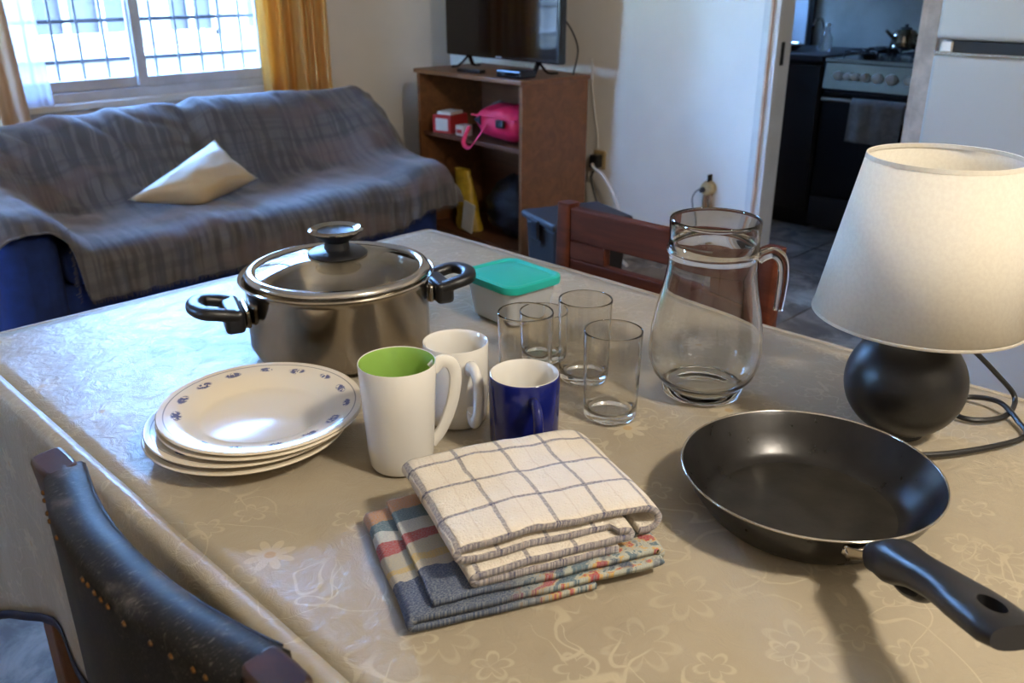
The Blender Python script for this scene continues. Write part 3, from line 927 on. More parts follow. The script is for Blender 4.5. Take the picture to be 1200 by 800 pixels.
MB().box(-.142, -.125, -.10, -.05, .085, .12).build('buckle', M['dark_bag'], bp, smooth=False, bev=.004)
# on the lower shelf
def lump(name, label, cat_, m, loc, sx, sy, sz, seed, rz=0):
    rr = []
    for i in range(15):
        t = i / 14
        e_ = math.sin(PI * min(.985, max(.015, t))) ** .55
        rr.append([(sx * e_ * (1 + .38 * nz(k * .9, i * .6, seed)) * math.cos(2 * PI * k / 20), sy * e_ * (1 + .38 * nz(k * .8, i * .6, seed + 5)) * math.sin(2 * PI * k / 20), .001 + sz * t * (1 + .05 * nz(k * .5, i * .6, seed))) for k in range(20)])
    m_ = MB().grid(rr, closed=True)
    n = len(m_.v)
    m_.f.append(tuple(range(20))[::-1]); m_.mi.append(0)
    m_.f.append(tuple(range(n - 20, n))); m_.mi.append(0)
    return tag(m_.build(name, m, None, loc, rz, ang=60), label, cat_)
yb = thing('yellow_bag', 'crumpled yellow plastic bag standing on the lower shelf', 'bag', on_cab(.1, .50, .09), CR)
rr = []
for i in range(13):
    t = i / 12
    rr.append([(.05 * (1 - .5 * t) * (1 + .3 * nz(k, i * .5)) * math.cos(2 * PI * k / 16), (.085 - .03 * t) * (1 + .25 * nz(k * .7, i * .5, 3)) * math.sin(2 * PI * k / 16) + .05 * t, .29 * t) for k in range(16)])
MB().grid(rr, closed=True).build('bag_body', M['yellow'], yb, ang=180)
MB().box(-.075, -.068, -.10, -.02, .024, .17).move(Matrix.Rotation(.2, 4, 'X')).build('label_panel', M['paper'], yb, smooth=False)
lump('dark_bag', 'glossy black plastic bag stuffed on the lower shelf', 'bag', M['dark_bag'], on_cab(.18, .22, .09), .15, .17, .3, 11, CR)

# cables and sockets on the right wall
sk = thing('wall_socket', 'dark plugged wall socket behind the television stand', 'socket', (3.4, 2.79, .42))
MB().box(-.012, 0, -.035, .035, -.03, .06).build('face_plate', M['beige_plastic'], sk, smooth=False, bev=.003)
MB().box(-.06, -.0122, -.025, .025, -.02, .045).build('adapter', M['black_plastic'], sk, smooth=False, bev=.008)
def cable(name, label, pts, r, m):
    return tag(MB().sweep(cat(pts, 8), r, n=8).build(name, m), label, 'cable')
cable('white_cable', 'white cable arching from the wall behind the far chair', [(3.38, 2.80, .385), (3.34, 2.79, .42), (3.29, 2.735, .415), (3.28, 2.67, .39), (3.28, 2.60, .30), (3.28, 2.56, .19), (3.27, 2.54, .03), (3.22, 2.46, .009)], .008, M['white_plastic'])
cable('thin_white_cable', 'thin white cable running down the wall corner beside the stand', [(3.392, 2.86, .9), (3.394, 2.85, .75), (3.392, 2.81, .56), (3.388, 2.80, .49)], .004, M['white_plastic'])
cable('black_cable', 'black cable looping down from the adapter beside the stand', [(3.335, 2.78, .39), (3.31, 2.77, .36), (3.30, 2.74, .30), (3.30, 2.70, .2), (3.31, 2.68, .1), (3.32, 2.7, .008)], .006, M['cord'])
ts = thing('taped_socket', 'beige socket with dangling brown tape beside the kitchen doorway', 'socket', (3.4, 2.16, .395))
MB().lathe([(0, 0), (.034, 0), (.036, .012), (.03, .03), (.022, .036), (0, .036)], 20).move(Matrix.Rotation(-PI / 2, 4, 'Y')).build('socket_body', M['beige_plastic'], ts)
MB().lathe([(0, .0362), (.013, .0362), (.012, .05), (0, .05)], 14).move(Matrix.Rotation(-PI / 2, 4, 'Y') @ Matrix.Translation((-.004, .012, 0))).build('plug', M['black_plastic'], ts)
for dy_, l in ((.004, .1), (-.022, .075)):
    MB().grid([[(-.02 - .008 * math.sin(q * 5) , dy_ + u * .011 + .004 * q, -.02 - l * q) for u in (-1, 1)] for q in [i / 8 for i in range(9)]]).build('tape', M['tape'], ts, solid=.0015)
MB().box(-.03, -.001, -.008, -.002, .03, .062).build('hook', M['grate'], ts, smooth=False)
MB().sweep(cat([(-.044, .014, 0), (-.06, .03, -.01), (-.05, .055, -.05), (-.03, .06, -.12), (-.02, .065, -.385)], 7), .0035, n=6).build('cable', M['grey_cloth'], ts)

# black storage box on the floor
bx = thing('storage_box', 'black plastic storage box with a lid between stand and far chair', 'box', (2.59, 2.235, 0), math.radians(-20))
m_ = MB()
m_.add([(-.14, -.105, 0), (.14, -.105, 0), (.14, .105, 0), (-.14, .105, 0), (-.16, -.125, .385), (.16, -.125, .385), (.16, .125, .385), (-.16, .125, .385)],
       [(0, 3, 2, 1), (4, 5, 6, 7), (0, 1, 5, 4), (1, 2, 6, 5), (2, 3, 7, 6), (3, 0, 4, 7)])
m_.build('bin', M['bin'], bx, smooth=False, bev=.012)
MB().box(-.175, .175, -.14, .14, .386, .415).build('lid', M['lid_grey'], bx, smooth=False, bev=.012, seg=3)
for y in (0,): MB().box(-.186, -.171, y - .025, y + .025, .33, .405).build('latch', M['black_plastic'], bx, smooth=False, bev=.004)

# ------------------------------------------------------------------ fridge
fg = thing('fridge', 'tall grey two door fridge standing right of the kitchen doorway', 'fridge', (2.85, .44, 0))
FW = .645
MB().box(.05, .52, .005, FW - .005, .02, 1.72).build('cabinet', M['fridge'], fg, smooth=False, bev=.012)
MB().box(0, .048, 0, FW, .06, 1.052).build('door', M['fridge'], fg, smooth=False, bev=.012, seg=3)
MB().box(0, .048, 0, FW, 1.094, 1.72).build('door', M['fridge'], fg, smooth=False, bev=.012, seg=3)
MB().box(.012, .049, .01, FW - .03, 1.056, 1.09).build('handle_recess', M['dark_gap'], fg, smooth=False)
MB().box(-.004, .01, .004, FW - .006, 1.050, 1.060).build('chrome_strip', M['steel_bright'], fg, smooth=False, bev=.002)
MB().box(.0, .02, FW - .05, FW - .02, 1.060, 1.088).build('hinge_cap', M['white_plastic'], fg, smooth=False, bev=.003)
for x in (.1, .45):
    for y in (.05, FW - .05): MB().lathe([(0, 0), (.018, 0), (.018, .025), (0, .025)], 12, c=(x, y)).build('foot', M['black_plastic'], fg)

# ------------------------------------------------------------------ kitchen
st = thing('stove', 'silver and black gas stove with a row of knobs in the kitchen', 'stove', (4.45, 1.66, 0))
SW = .555
MB().box(.02, .6, 0, SW, .02, .86).build('body', M['black_enamel'], st, smooth=False, bev=.004)
MB().add([(-.01, 0, .735), (.04, 0, .735), (.04, SW, .735), (-.01, SW, .735), (.012, 0, .862), (.04, 0, .862), (.04, SW, .862), (.012, SW, .862)],
         [(0, 3, 2, 1), (4, 5, 6, 7), (0, 1, 5, 4), (1, 2, 6, 5), (2, 3, 7, 6), (3, 0, 4, 7)]).build('control_panel', M['steel'], st, smooth=False, bev=.003)
MB().box(0, .6, -.004, SW + .004, .862, .882).build('hob_top', M['steel'], st, smooth=False, bev=.004)
kn = MB().lathe([(0, 0), (.021, 0), (.023, .006), (.019, .026), (.015, .028), (0, .028)], 20).box(-.004, .004, -.018, .018, .028, .034)
kn.move(Matrix.Rotation(-PI / 2 + .12, 4, 'Y'))
km = kn.mesh('knob', M['white_plastic'])
for y, s in ((.475, 1.0), (.425, .8), (.385, .85), (.335, .95), (.275, 1.1), (.205, 1.15), (.12, 1.0), (.06, 1)):
    o = bpy.data.objects.new('knob', km); col.objects.link(o); o.parent = st; o.location = (-.001, y, .80); o.scale = (1, s, s)
MB().box(-.002, .02, .01, SW - .01, .2, .72).build('oven_door', M['black_enamel'], st, smooth=False, bev=.004)
MB().sweep([(-.045, .03, .69), (-.045, SW - .03, .69)], .013, n=10).build('oven_handle', M['steel_bright'], st)
for y in (.05, SW - .05): MB().box(-.045, 0, y - .01, y + .01, .68, .70).build('handle_bracket', M['steel'], st, smooth=False)
MB().box(-.004, .02, .005, SW - .005, .03, .185).build('drawer', M['lid_grey'], st, smooth=False, bev=.005)
for x, y in ((.16, .14), (.16, .41), (.43, .14), (.43, .41)):
    MB().lathe([(0, .882), (.045, .882), (.045, .892), (.03, .9), (0, .9)], 18, c=(x, y)).build('burner', M['grate'], st)
    gr = MB()
    for k in range(4):
        a = PI / 4 + k * PI / 2
        gr.sweep([(x + .03 * math.cos(a), y + .03 * math.sin(a), .912), (x + .12 * math.cos(a), y + .12 * math.sin(a), .912), (x + .12 * math.cos(a), y + .12 * math.sin(a), .884)], .006, n=5)
    gr.sweep([(x + .09 * math.cos(q * PI / 8), y + .09 * math.sin(q * PI / 8), .912) for q in range(17)], .005, n=5, cap=False)
    gr.build('pan_support', M['grate'], st)
# oven towel
rows = []
for i in range(19):
    t = i / 18
    r = []
    for j in range(25):
        u = j / 24
        wv = .006 * math.sin(u * 17 + 1) * (.3 + t)
        if t < .12: x, z = 4.45 - .028 + .0, .60 + t / .12 * .085
        elif t < .2: a = (t - .12) / .08 * PI; x, z = 4.45 - .045 + .0165 * math.cos(a), .69 + .0165 * math.sin(a)
        else: x, z = 4.45 - .0625 - wv - .004, .69 - (t - .2) / .8 * .195
        r.append((x, 1.755 + u * .27 + .008 * t, z))
    rows.append(r)
tag(MB().grid(rows).build('hand_towel', M['grey_cloth'], None, solid=.003, ang=180), 'grey towel hanging over the oven door handle', 'towel')
kt = thing('kettle', 'small steel kettle standing on the back of the stove', 'kettle', (4.90, 2.02, .9195))
MB().lathe([(0, .001), (.065, .001), (.07, .01), (.064, .06), (.045, .085), (0, .09)], 28).build('kettle_body', M['steel'], kt)
MB().lathe([(0, .09), (.03, .09), (.03, .096), (.008, .1), (.01, .112), (0, .114)], 18).build('lid', M['black_plastic'], kt)
MB().sweep(cat([(0, -.06, .06), (0, -.105, .08), (0, -.115, .05), (0, -.068, .03)], 6), .007, n=8).build('handle', M['steel_bright'], kt)
MB().sweep(cat([(-.05, .03, .04), (-.085, .05, .07), (-.1, .06, .085)], 6), lambda t: .012 - .004 * t, n=8).build('spout', M['steel'], kt)
# counter left of the stove
bc = thing('kitchen_counter_unit', 'dark kitchen base cupboard left of the stove', 'cupboard', (4.45, 2.235, 0))
MB().box(.03, .6, 0, .98, .08, .86).build('carcass', M['dark_cab'], bc, smooth=False)
for y in (.005, .495):
    d_ = MB().box(.008, .0298, y, y + .48, .1, .84).build('door', M['dark_cab'], bc, smooth=False, bev=.003)
    MB().box(-.012, .0078, y + .17, y + .3, .77, .782).build('handle', M['steel'], d_, smooth=False)
MB().box(.06, .6, 0, .98, 0, .08).build('plinth', M['black_enamel'], bc, smooth=False)
tag(MB().box(4.44, 5.095, 2.225, 3.22, .861, .89).build('countertop', M['lid_grey'], None, smooth=False, bev=.004), 'grey kitchen countertop left of the stove', 'countertop')
tp = thing('sink_tap', 'chrome tap at the back of the kitchen counter', 'tap', (4.95, 2.50, .89))
MB().lathe([(0, 0), (.022, 0), (.022, .012), (.012, .02), (0, .02)], 16).build('tap_base', M['steel_bright'], tp)
MB().sweep(cat([(0, 0, .02), (0, 0, .11), (-.03, 0, .15), (-.09, 0, .15), (-.12, 0, .12)], 6), .009, n=8).build('spout', M['steel_bright'], tp)
bt = thing('glass_bottle', 'small clear bottle beside the kitchen tap', 'bottle', (4.72, 2.36, .89))
MB().lathe([(0, 0), (.028, 0), (.03, .006), (.03, .07), (.012, .10), (.012, .125), (.009, .125), (.009, .1), (.027, .068), (.027, .008), (0, .006)], 20).build('bottle_body', M['glass'], bt)
MB().lathe([(0, .126), (.014, .126), (.014, .142), (0, .142)], 14).build('cap', M['white_plastic'], bt)
pl_ = thing('dish_tray', 'shallow steel tray lying on the kitchen counter', 'tray', (4.66, 2.62, .89))
MB().lathe([(0, .001), (.11, .001), (.14, .03), (.145, .03), (.114, 0), (0, 0)], 28).build('tray_body', M['steel'], pl_)
MB().sweep([(.143 * math.cos(q * PI / 12), .143 * math.sin(q * PI / 12), .03) for q in range(25)], .004, n=6, cap=False).build('rim', M['steel_bright'], pl_)
# white tiles and dark trim on the back wall
wk = bpy.data.objects['wall_kitchen_back']
tl = MB().box(5.088, 5.0999, -.12, .12, -.12, .12).mesh('wall_tile', M['tile_white'], False)
for i in range(2):
    for j in range(5):
        o = bpy.data.objects.new('wall_tile', tl); col.objects.link(o); o.parent = wk; o.location = (0, 2.80 + .246 * i, 1.015 + .246 * j)
MB().box(5.07, 5.0998, 2.635, 2.662, .89, 2.4).build('trim_strip', M['black_enamel'], wk, smooth=False)

# ------------------------------------------------------------------ dining table and cloth
TZ = .75
tb = thing('dining_table', 'brown wooden dining table under the patterned tablecloth', 'table', (0, 0, 0))
TX0, TX1, TY0, TY1 = .287, 1.245, -.22, 1.505
MB().box(TX0, TX1, TY0, TY1, .72, .7440).build('tabletop', M['wood_leg'], tb, smooth=False, bev=.004)
for x in (TX0 + .055, TX1 - .055):
    for y in (TY0 + .055, TY1 - .065):
        MB().box(x - .03, x + .03, y - .03, y + .03, 0, .719).build('leg', M['wood_leg'], tb, smooth=False, bev=.005)
for y in (TY0 + .055, TY1 - .065): MB().box(TX0 + .086, TX1 - .086, y - .012, y + .012, .63, .719).build('apron', M['wood_leg'], tb, smooth=False)
for x in (TX0 + .055, TX1 - .055): MB().box(x - .012, x + .012, TY0 + .086, TY1 - .096, .63, .719).build('apron', M['wood_leg'], tb, smooth=False)

tc = thing('tablecloth', 'beige floral oilcloth with navy edging covering the table', 'tablecloth', (0, 0, 0))
def ztop(x, y):
    return TZ + .0012 * nz(x * 6, y * 6, 2) + .0006 * nz(x * 17, y * 15, 5) - .0018
# perimeter (counter clockwise) as rounded rectangle, then rings going over the edge
def perim(off, rc=.018, n=0):
    pts = []
    x0, x1, y0, y1 = TX0 - off, TX1 + off, TY0 - off, TY1 + off
    r = rc + off
    def seg(a, b, k): return [(lerp(a[0], b[0], i / k), lerp(a[1], b[1], i / k)) for i in range(k)]
    def arc(cx, cy, a0, k=6): return [(cx + r * math.cos(a0 + PI / 2 * i / k), cy + r * math.sin(a0 + PI / 2 * i / k)) for i in range(k)]
    pts += seg((x0 + r, y0), (x1 - r, y0), 50) + arc(x1 - r, y0 + r, -PI / 2)
    pts += seg((x1, y0 + r), (x1, y1 - r), 90) + arc(x1 - r, y1 - r, 0)
    pts += seg((x1 - r, y1), (x0 + r, y1), 50) + arc(x0 + r, y1 - r, PI / 2)
    pts += seg((x0, y1 - r), (x0, y0 + r), 90) + arc(x0 + r, y0 + r, PI)
    return pts
rings, ruv = [], []
n_p = len(perim(0))
def hem_z(x, y):
    d = min(math.hypot(x - a, y - b_) for a in (TX0, TX1) for b_ in (TY0, TY1))
    return .385 + .006 * math.sin(x * 9 + y * 7) - .13 * max(0, 1 - d / .27)
for ri, (off, z) in enumerate([(-.016, 0), (-.008, -.0003), (-.002, -.0016), (.0025, -.0045), (.005, -.009), (.007, -.016), (.009, -.03)] + [(.010, None)] * 12):
    pp = perim(off)
    ring = []
    for k, (x, y) in enumerate(pp):
        if z is not None: zz = (ztop(x, y) if ri == 0 else ztop(x, y) + z); ring.append((x, y, zz)); continue
        q = (ri - 6) / 12
        cx, cy = min(max(x, TX0 + .02), TX1 - .02), min(max(y, TY0 + .02), TY1 - .02)
        nx, ny = x - cx, y - cy
        l = math.hypot(nx, ny) or 1
        nx, ny = nx / l, ny / l
        corner = 1 if (abs(nx) > .15 and abs(ny) > .15) else 0
        s_ = x * 1.0 + y * 1.0
        wv = q * (.010 * math.sin(s_ * 19 + 1) + .012 * nz(x * 5, y * 5, 8))
        # folds near the table corners
        dcor = min(math.hypot(x - a, y - b) for a in (TX0, TX1) for b in (TY0, TY1))
        wv += q * .05 * math.exp(-(dcor / .05) ** 2)
        wv = max(wv, -.004)
        zz = lerp(TZ - .032, hem_z(x, y), q)
        ring.append((x + nx * wv, y + ny * wv, zz))
    rings.append(ring)
    uv_ = []
    for k, (x, y) in enumerate(pp):
        cx, cy = min(max(x, TX0 + .02), TX1 - .02), min(max(y, TY0 + .02), TY1 - .02)
        l = math.hypot(x - cx, y - cy) or 1
        dr = max(0, TZ - .004 - ring[k][2])
        uv_.append((x + (x - cx) / l * dr, y + (y - cy) / l * dr))
    ruv.append(uv_)
sk_ = MB().grid(rings, ruv, closed=True)
# the flat top
NXT, NYT = 46, 84
top = []
for j in range(NYT + 1):
    r = []
    for i in range(NXT + 1):
        x, y = lerp(TX0 + .016, TX1 - .016, i / NXT), lerp(TY0 + .016, TY1 - .016, j / NYT)
        r.append((x, y, ztop(x, y) + 0))
    top.append(r)
sk_.grid(top, [[(p[0], p[1]) for p in r] for r in top])
clo = sk_.build('cloth', M['tablecloth'], tc, solid=.0010, off=0, ang=60)
hm = MB()
last, prev = rings[-1], rings[-2]
path_in = []
ra_, rb_ = [], []
for k in range(n_p):
    x, y, z = last[k]
    cx, cy = min(max(x, TX0), TX1), min(max(y, TY0), TY1)
    l = math.hypot(x - cx, y - cy) or 1
    nx, ny = (x - cx) / l, (y - cy) / l
    ra_.append((x + nx * .003, y + ny * .003, z + .012)); rb_.append((x + nx * .003, y + ny * .003, z - .003))
hm.grid([ra_, rb_], closed=True)
hm.build('hem', M['navy_trim'], tc, solid=.003, ang=180)
# upright edging near the far left corner
ks = min(range(n_p), key=lambda k: abs(last[k][1] - 1.45) + 5 * abs(last[k][0] - TX0))
ea, eb = [], []
for ring in rings[3:]:
    x, y, z = ring[ks]
    ea.append((x - .003, y - .006, z)); eb.append((x - .003, y + .006, z))
MB().grid([ea, eb]).build('corner_edging', M['navy_trim'], tc, solid=.003, ang=180)

T0 = TZ + .0016     # objects stand here

# ------------------------------------------------------------------ pot
pot = thing('stock_pot', 'wide stainless steel pot with glass lid and black handles', 'pot', (.704, 1.066, T0), math.atan2(-.36, .93))
PR, PH = .132, .116
pb = MB().lathe([(0, .004), (PR - .03, .001), (PR - .02, .001), (PR - .006, .006), (PR, .018), (PR, PH - .012), (PR + .004, PH - .004), (PR + .009, PH), (PR + .008, PH + .002), (PR + .001, PH - .001), (PR - .003, PH - .008), (PR - .003, .02), (PR - .012, .008), (0, .007)], 72)
pb.build('pot_body', M['steel'], pot, ang=50)
for s in (-1, 1):
    h = empty('handle', (0, 0, 0)); h.parent = pot
    rot = Matrix.Rotation(0 if s > 0 else PI, 4, 'Z')
    # loop: a U lying flat, with a cross piece
    x0 = PR + .018
    loop = cat([(x0, -.030, .080), (x0 + .022, -.033, .086), (x0 + .043, -.028, .090), (x0 + .053, 0, .091), (x0 + .043, .028, .090), (x0 + .022, .033, .086), (x0, .030, .080)], 6)
    lm = MB().sweep(loop, .0115, .0085, n=14, up=(0, 0, 1), pw=2.8).move(rot)
    h2 = lm.build('grip', M['black_plastic'], pot)
    lm = MB().box(x0 - .01, x0 + .018, -.041, .041, .056, .089).move(rot)
    lm.build('grip_block', M['black_plastic'], pot, bev=.007, seg=3)
    MB().box(PR - .001, x0 - .0102, -.028, .028, .058, .084).move(rot).build('bracket', M['steel'], pot, bev=.003)
    bpy.data.objects.remove(h)
LR = PR - .002
ld = thing('pot_lid', 'round glass pot lid with steel rim and black knob', 'lid', (.706, 1.064, T0 + PH + .002))
MB().lathe([(LR - .012, .006), (LR - .008, .010), (LR, .008), (LR + .004, .003), (LR + .002, 0), (LR - .010, .0), (LR - .012, .006)], 72).build('steel_rim', M['steel_bright'], ld, ang=80)
dome = [(LR - .012 - (LR - .04) * t, .006 + .020 * math.sin(t * PI / 2)) for t in [i / 10 for i in range(11)]]
MB().lathe([(r, z) for r, z in dome] + [(r, z - .003) for r, z in reversed(dome)] + [dome[0]], 64).build('glass_dome', M['lid_glass'], ld, ang=80)
MB().lathe([(0, .023), (0.0410, .023), (0.0433, .027), (0.0388, .031), (0.0182, .034), (0.0171, .044), (0.0274, .052), (0.0365, .058), (0.0388, .061), (0.0353, .0635), (0.0251, .060), (0, .058)], 40).build('knob', M['black_plastic'], ld, ang=50)
MB().lathe([(0.0268, .0613), (0.0353, .0646), (0.0393, .0622), (0.0394, .0606), (0.0342, .0625), (0.0268, .0605), (0.0268, .0613)], 40).build('knob_ring', M['steel'], ld, ang=50)

# ------------------------------------------------------------------ plates
R_ = .119
pp_ = [(0, .0), (.058, .0), (.062, .001), (.066, .003), (.082, .010), (.100, .0148), (R_ - .002, .0172), (R_, .0190), (R_ - .001, .0208), (R_ - .004, .0208), (.100, .0186), (.083, .0146), (.074, .0075), (.068, .0050), (0, .0044)]
pmesh = MB().lathe(pp_, 96).mesh('plate', M['plate'], True, 50)
pz = T0
for k, (dx, dy_, tx, ty, lab) in enumerate([
        (-.002, .008, 0, 0, 'cream plate with blue sprigs, lowest of the stack'),
        (0, .006, .006, .004, 'cream plate with blue sprigs, second from bottom of the stack'),
        (.012, -.004, -.010, .012, 'cream plate with blue sprigs, just under the topmost plate'),
        (.013, -.004, -.012, .014, 'topmost cream plate of the stack with blue sprig rim')]):
    o = bpy.data.objects.new('plate', pmesh); col.objects.link(o)
    o.location = (.454 + dx, .893 + dy_, pz); o.rotation_euler = (tx, ty, k * 1.1 + .4)
    tag(o, lab, 'plate', 'stacked dinner plates')
    pz += (.0088, .0105, .0065, 0)[k]

# ------------------------------------------------------------------ mugs
def screen_dir(right, back):
    v = Vector((S2 * (right + back), S2 * (back - right))); return math.atan2(v.y, v.x)
def mug(name, label, loc, ang_, outer, inner, handle_path, hx, hy, m, mi_, sec=12):
    e = thing(name, label, 'mug', loc, ang_, 'mugs in the middle of the table')
    MB().lathe(outer, 56).build('mug_body', m, e, ang=45)
    MB().lathe(inner, 56).build('interior', mi_, e, ang=45)
    MB().sweep(cat(handle_path, 7), hx, hy, n=sec, up=(0, 1, 0), pw=2.5).build('handle', m, e)
    return e
H1 = .126
mug('tall_mug', 'tall tapered white mug with bright green inside beside the plates', (.548, .727, T0), screen_dir(.93, .36),
    [(0, .003), (.030, .003), (.031, 0), (.034, 0), (.036, .004), (.0375, .02), (.041, .08), (.0432, H1 - .001), (.0426, H1), (.0418, H1 - .0006)],
    [(.0418, H1 - .0006), (.0405, H1 - .004), (.0385, .08), (.0345, .016), (.028, .008), (0, .007)],
    [(.040, 0, H1 - .016), (.050, 0, H1 - .008), (.062, 0, H1 - .012), (.067, 0, H1 - .03), (.062, 0, .065), (.050, 0, .035), (.036, 0, .017)], lambda t: .0085 - .002 * t, .0042, M['ceramic'], M['green_glaze'])
H2 = .104
mug('white_mug', 'plain white mug with curled handle behind the green lined mug', (.668, .766, T0), screen_dir(.45, -.89),
    [(0, .003), (.030, .003), (.031, 0), (.035, 0), (.038, .005), (.0390, .02), (.0395, .06), (.0402, H2 - .001), (.0396, H2), (.0388, H2 - .0006)],
    [(.0388, H2 - .0006), (.0368, H2 - .004), (.036, .06), (.035, .016), (.028, .008), (0, .007)],
    [(.037, 0, H2 - .024), (.050, 0, H2 - .016), (.063, 0, H2 - .026), (.067, 0, .055), (.062, 0, .028), (.052, 0, .016), (.045, 0, .022), (.047, 0, .030)], .0075, .0058, M['ceramic'], M['ceramic'])
H3 = .098
mug('navy_mug', 'glossy navy blue mug with white inside behind the towels', (.670, .650, T0), screen_dir(.22, -.97),
    [(0, .003), (.030, .003), (.031, 0), (.034, 0), (.0375, .006), (.0400, .016), (.0405, .05), (.0408, H3 - .002), (.0402, H3 - .0008), (.0396, H3 - .0004)],
    [(.0396, H3 - .0004), (.039, H3), (.0372, H3 - .003), (.0365, .05), (.036, .018), (.028, .008), (0, .007)],
    [(.038, 0, H3 - .020), (.052, 0, H3 - .017), (.063, 0, H3 - .026), (.066, 0, .050), (.061, 0, .026), (.050, 0, .016), (.037, 0, .018)], .0068, .0055, M['navy_glaze'], M['ceramic'])

# ------------------------------------------------------------------ glasses
def tumbler(h, r0, r1):
    return MB().lathe([(0, .0012), (r0 * .8, .001), (r0 - .003, 0), (r0 - .0006, .0016), (r0, .005), (r0 + .0003, .010)] + [(lerp(r0 + .0004, r1, q), lerp(.012, h - .003, q)) for q in [i / 12 for i in range(13)]] + [(r1, h - .0012), (r1 - .0003, h - .0003), (r1 - .0009, h), (r1 - .0015, h - .0003), (r1 - .0018, h - .0012)] + [(lerp(r1 - .0018, r0 - .0016, q), lerp(h - .003, .020, q)) for q in [i / 12 for i in range(13)]] + [(r0 - .0022, .0155), (r0 - .0036, .0120), (r0 - .0062, .0100), (r0 * .6, .0088), (r0 * .3, .0085), (0, .0084)], 64).mesh('glass_body', M['glass'], True, 75)
tg = tumbler(.116, .0335, .0365)
ts_ = tumbler(.074, .031, .0335)
for me_, x, y, lab in ((tg, .810, .634, 'clear drinking glass nearest to the glass jug'), (tg, .873, .733, 'clear drinking glass standing behind the other tumblers beside the tub'),
                       (tg, .780, .755, 'clear drinking glass behind the navy mug'), (ts_, .882, .820, 'short clear glass half hidden behind another glass by the tub')):
    o = bpy.data.objects.new('drinking_glass', me_); col.objects.link(o); o.location = (x, y, T0)
    tag(o, lab, 'glass', 'clear drinking glasses')

# ------------------------------------------------------------------ tub
def rrect(a, b, r, n=6, bulge=0.0):
    pts = []
    for cx, cy, a0 in ((a - r, b - r, 0), (-a + r, b - r, PI / 2), (-a + r, -b + r, PI), (a - r, -b + r, 3 * PI / 2)):
        pts += [(cx + r * math.cos(a0 + PI / 2 * k / n), cy + r * math.sin(a0 + PI / 2 * k / n)) for k in range(n + 1)]
    return pts
tu = thing('food_container', 'frosted square plastic tub with turquoise lid beside the pot', 'container', (.976, .978, T0), math.radians(-4))
def rr_ring(a, b, r, z): return [(x, y, z) for x, y in rrect(a, b, r)]
rings_ = [rr_ring(.001, .001, .0005, .0), rr_ring(.040, .046, .018, .0), rr_ring(.046, .052, .02, .004), rr_ring(.053, .061, .022, .066), rr_ring(.0515, .0595, .021, .066), rr_ring(.0445, .0505, .019, .006), rr_ring(.001, .001, .0005, .002)]
MB().grid(rings_, closed=True).build('tub_body', M['tub'], tu, ang=50)
rings_ = [rr_ring(.055, .063, .023, .060), rr_ring(.059, .067, .024, .061), rr_ring(.060, .068, .025, .067), rr_ring(.0595, .0675, .025, .0725), rr_ring(.056, .064, .023, .0745), rr_ring(.052, .060, .021, .0735), rr_ring(.049, .057, .02, .071), rr_ring(.046, .054, .02, .0722), rr_ring(.02, .026, .009, .0735), rr_ring(.001, .001, .0005, .0738)]
m_ = MB().grid(rings_, closed=True)
m_.grid([rr_ring(.055, .063, .023, .060), rr_ring(.055, .063, .023, .068), rr_ring(.001, .001, .0005, .068)], closed=True)
m_.build('lid', M['teal'], tu, ang=50)

# ------------------------------------------------------------------ jug
jg = thing('glass_jug', 'clear glass jug with hooked handle beside the table lamp', 'jug', (.952, .592, T0), screen_dir(.97, .1) )
JO = [(.0, .003), (.030, .003), (.046, .0), (.051, .001), (.0525, .004), (.053, .009), (.0515, .012), (.0560, .018), (.066, .030), (.0722, .048), (.0735, .066), (.0715, .092), (.0665, .120), (.0605, .146), (.0565, .170), (.0553, .186), (.0563, .192), (.0585, .1945), (.0585, .1985), (.0563, .200), (.0560, .214), (.0570, .232), (.0568, .236), (.0555, .2375)]
JI = [(.0549, .2368), (.0545, .2345), (.0541, .214), (.0538, .190), (.0541, .170), (.0577, .146), (.0632, .120), (.0682, .092), (.0700, .066), (.0688, .048), (.063, .032), (.052, .020), (.040, .0135), (.020, .0115), (0, .011)]
# glass wall with handle, joined as one transparent body
MB().lathe(JO + JI, 80).build('jug_body', M['jug_glass'], jg, ang=60)
MB().sweep(cat([(.0595, 0, .183), (.068, 0, .188), (.080, 0, .190), (.092, 0, .180), (.096, 0, .160), (.0955, 0, .135), (.094, 0, .112)], 8), lambda t: .0085 - .002 * t, lambda t: .0062 - .001 * t, n=16, up=(0, 1, 0)).build('handle', M['jug_glass'], jg)

# ------------------------------------------------------------------ lamp
lp = thing('table_lamp', 'table lamp with cream drum shade and black ball base', 'lamp', (1.026, .358, T0))
BR = .0695
prof = [(0, 0), (.030, 0)] + [(BR * math.sin(a), .066 - BR * math.cos(a) * .965) for a in [math.radians(q) for q in range(26, 168, 6)]] + [(.012, .1335), (0, .1338)]
MB().lathe(prof, 64).build('ball_base', M['satin_black'], lp, ang=50)
MB().lathe([(0, .134), (.014, .134), (.014, .141), (.010, .143), (.010, .185), (.0, .185)], 24).build('neck', M['brass'], lp, ang=50)
MB().lathe([(0, .186), (.016, .187), (.018, .21), (.016, .215), (0, .215)], 20).build('bulb_socket', M['white_plastic'], lp, ang=50)
MB().lathe([(0, .216), (.012, .218), (.024, .24), (.028, .258), (.022, .278), (0, .288)], 24).build('bulb', M['ceramic'], lp, ang=80)
z0, z1 = .152, .335
sh = MB().lathe([(.1165, z0), (.0805, z1)], 96)
sh.build('lamp_shade', M['shade'], lp, solid=.0014, ang=80)
MB().lathe([(.1174, z0 + .0035), (.1180, z0), (.1160, z0 - .0008), (.1150, z0 + .0035)], 96).build('lower_trim', M['shade'], lp, ang=80)
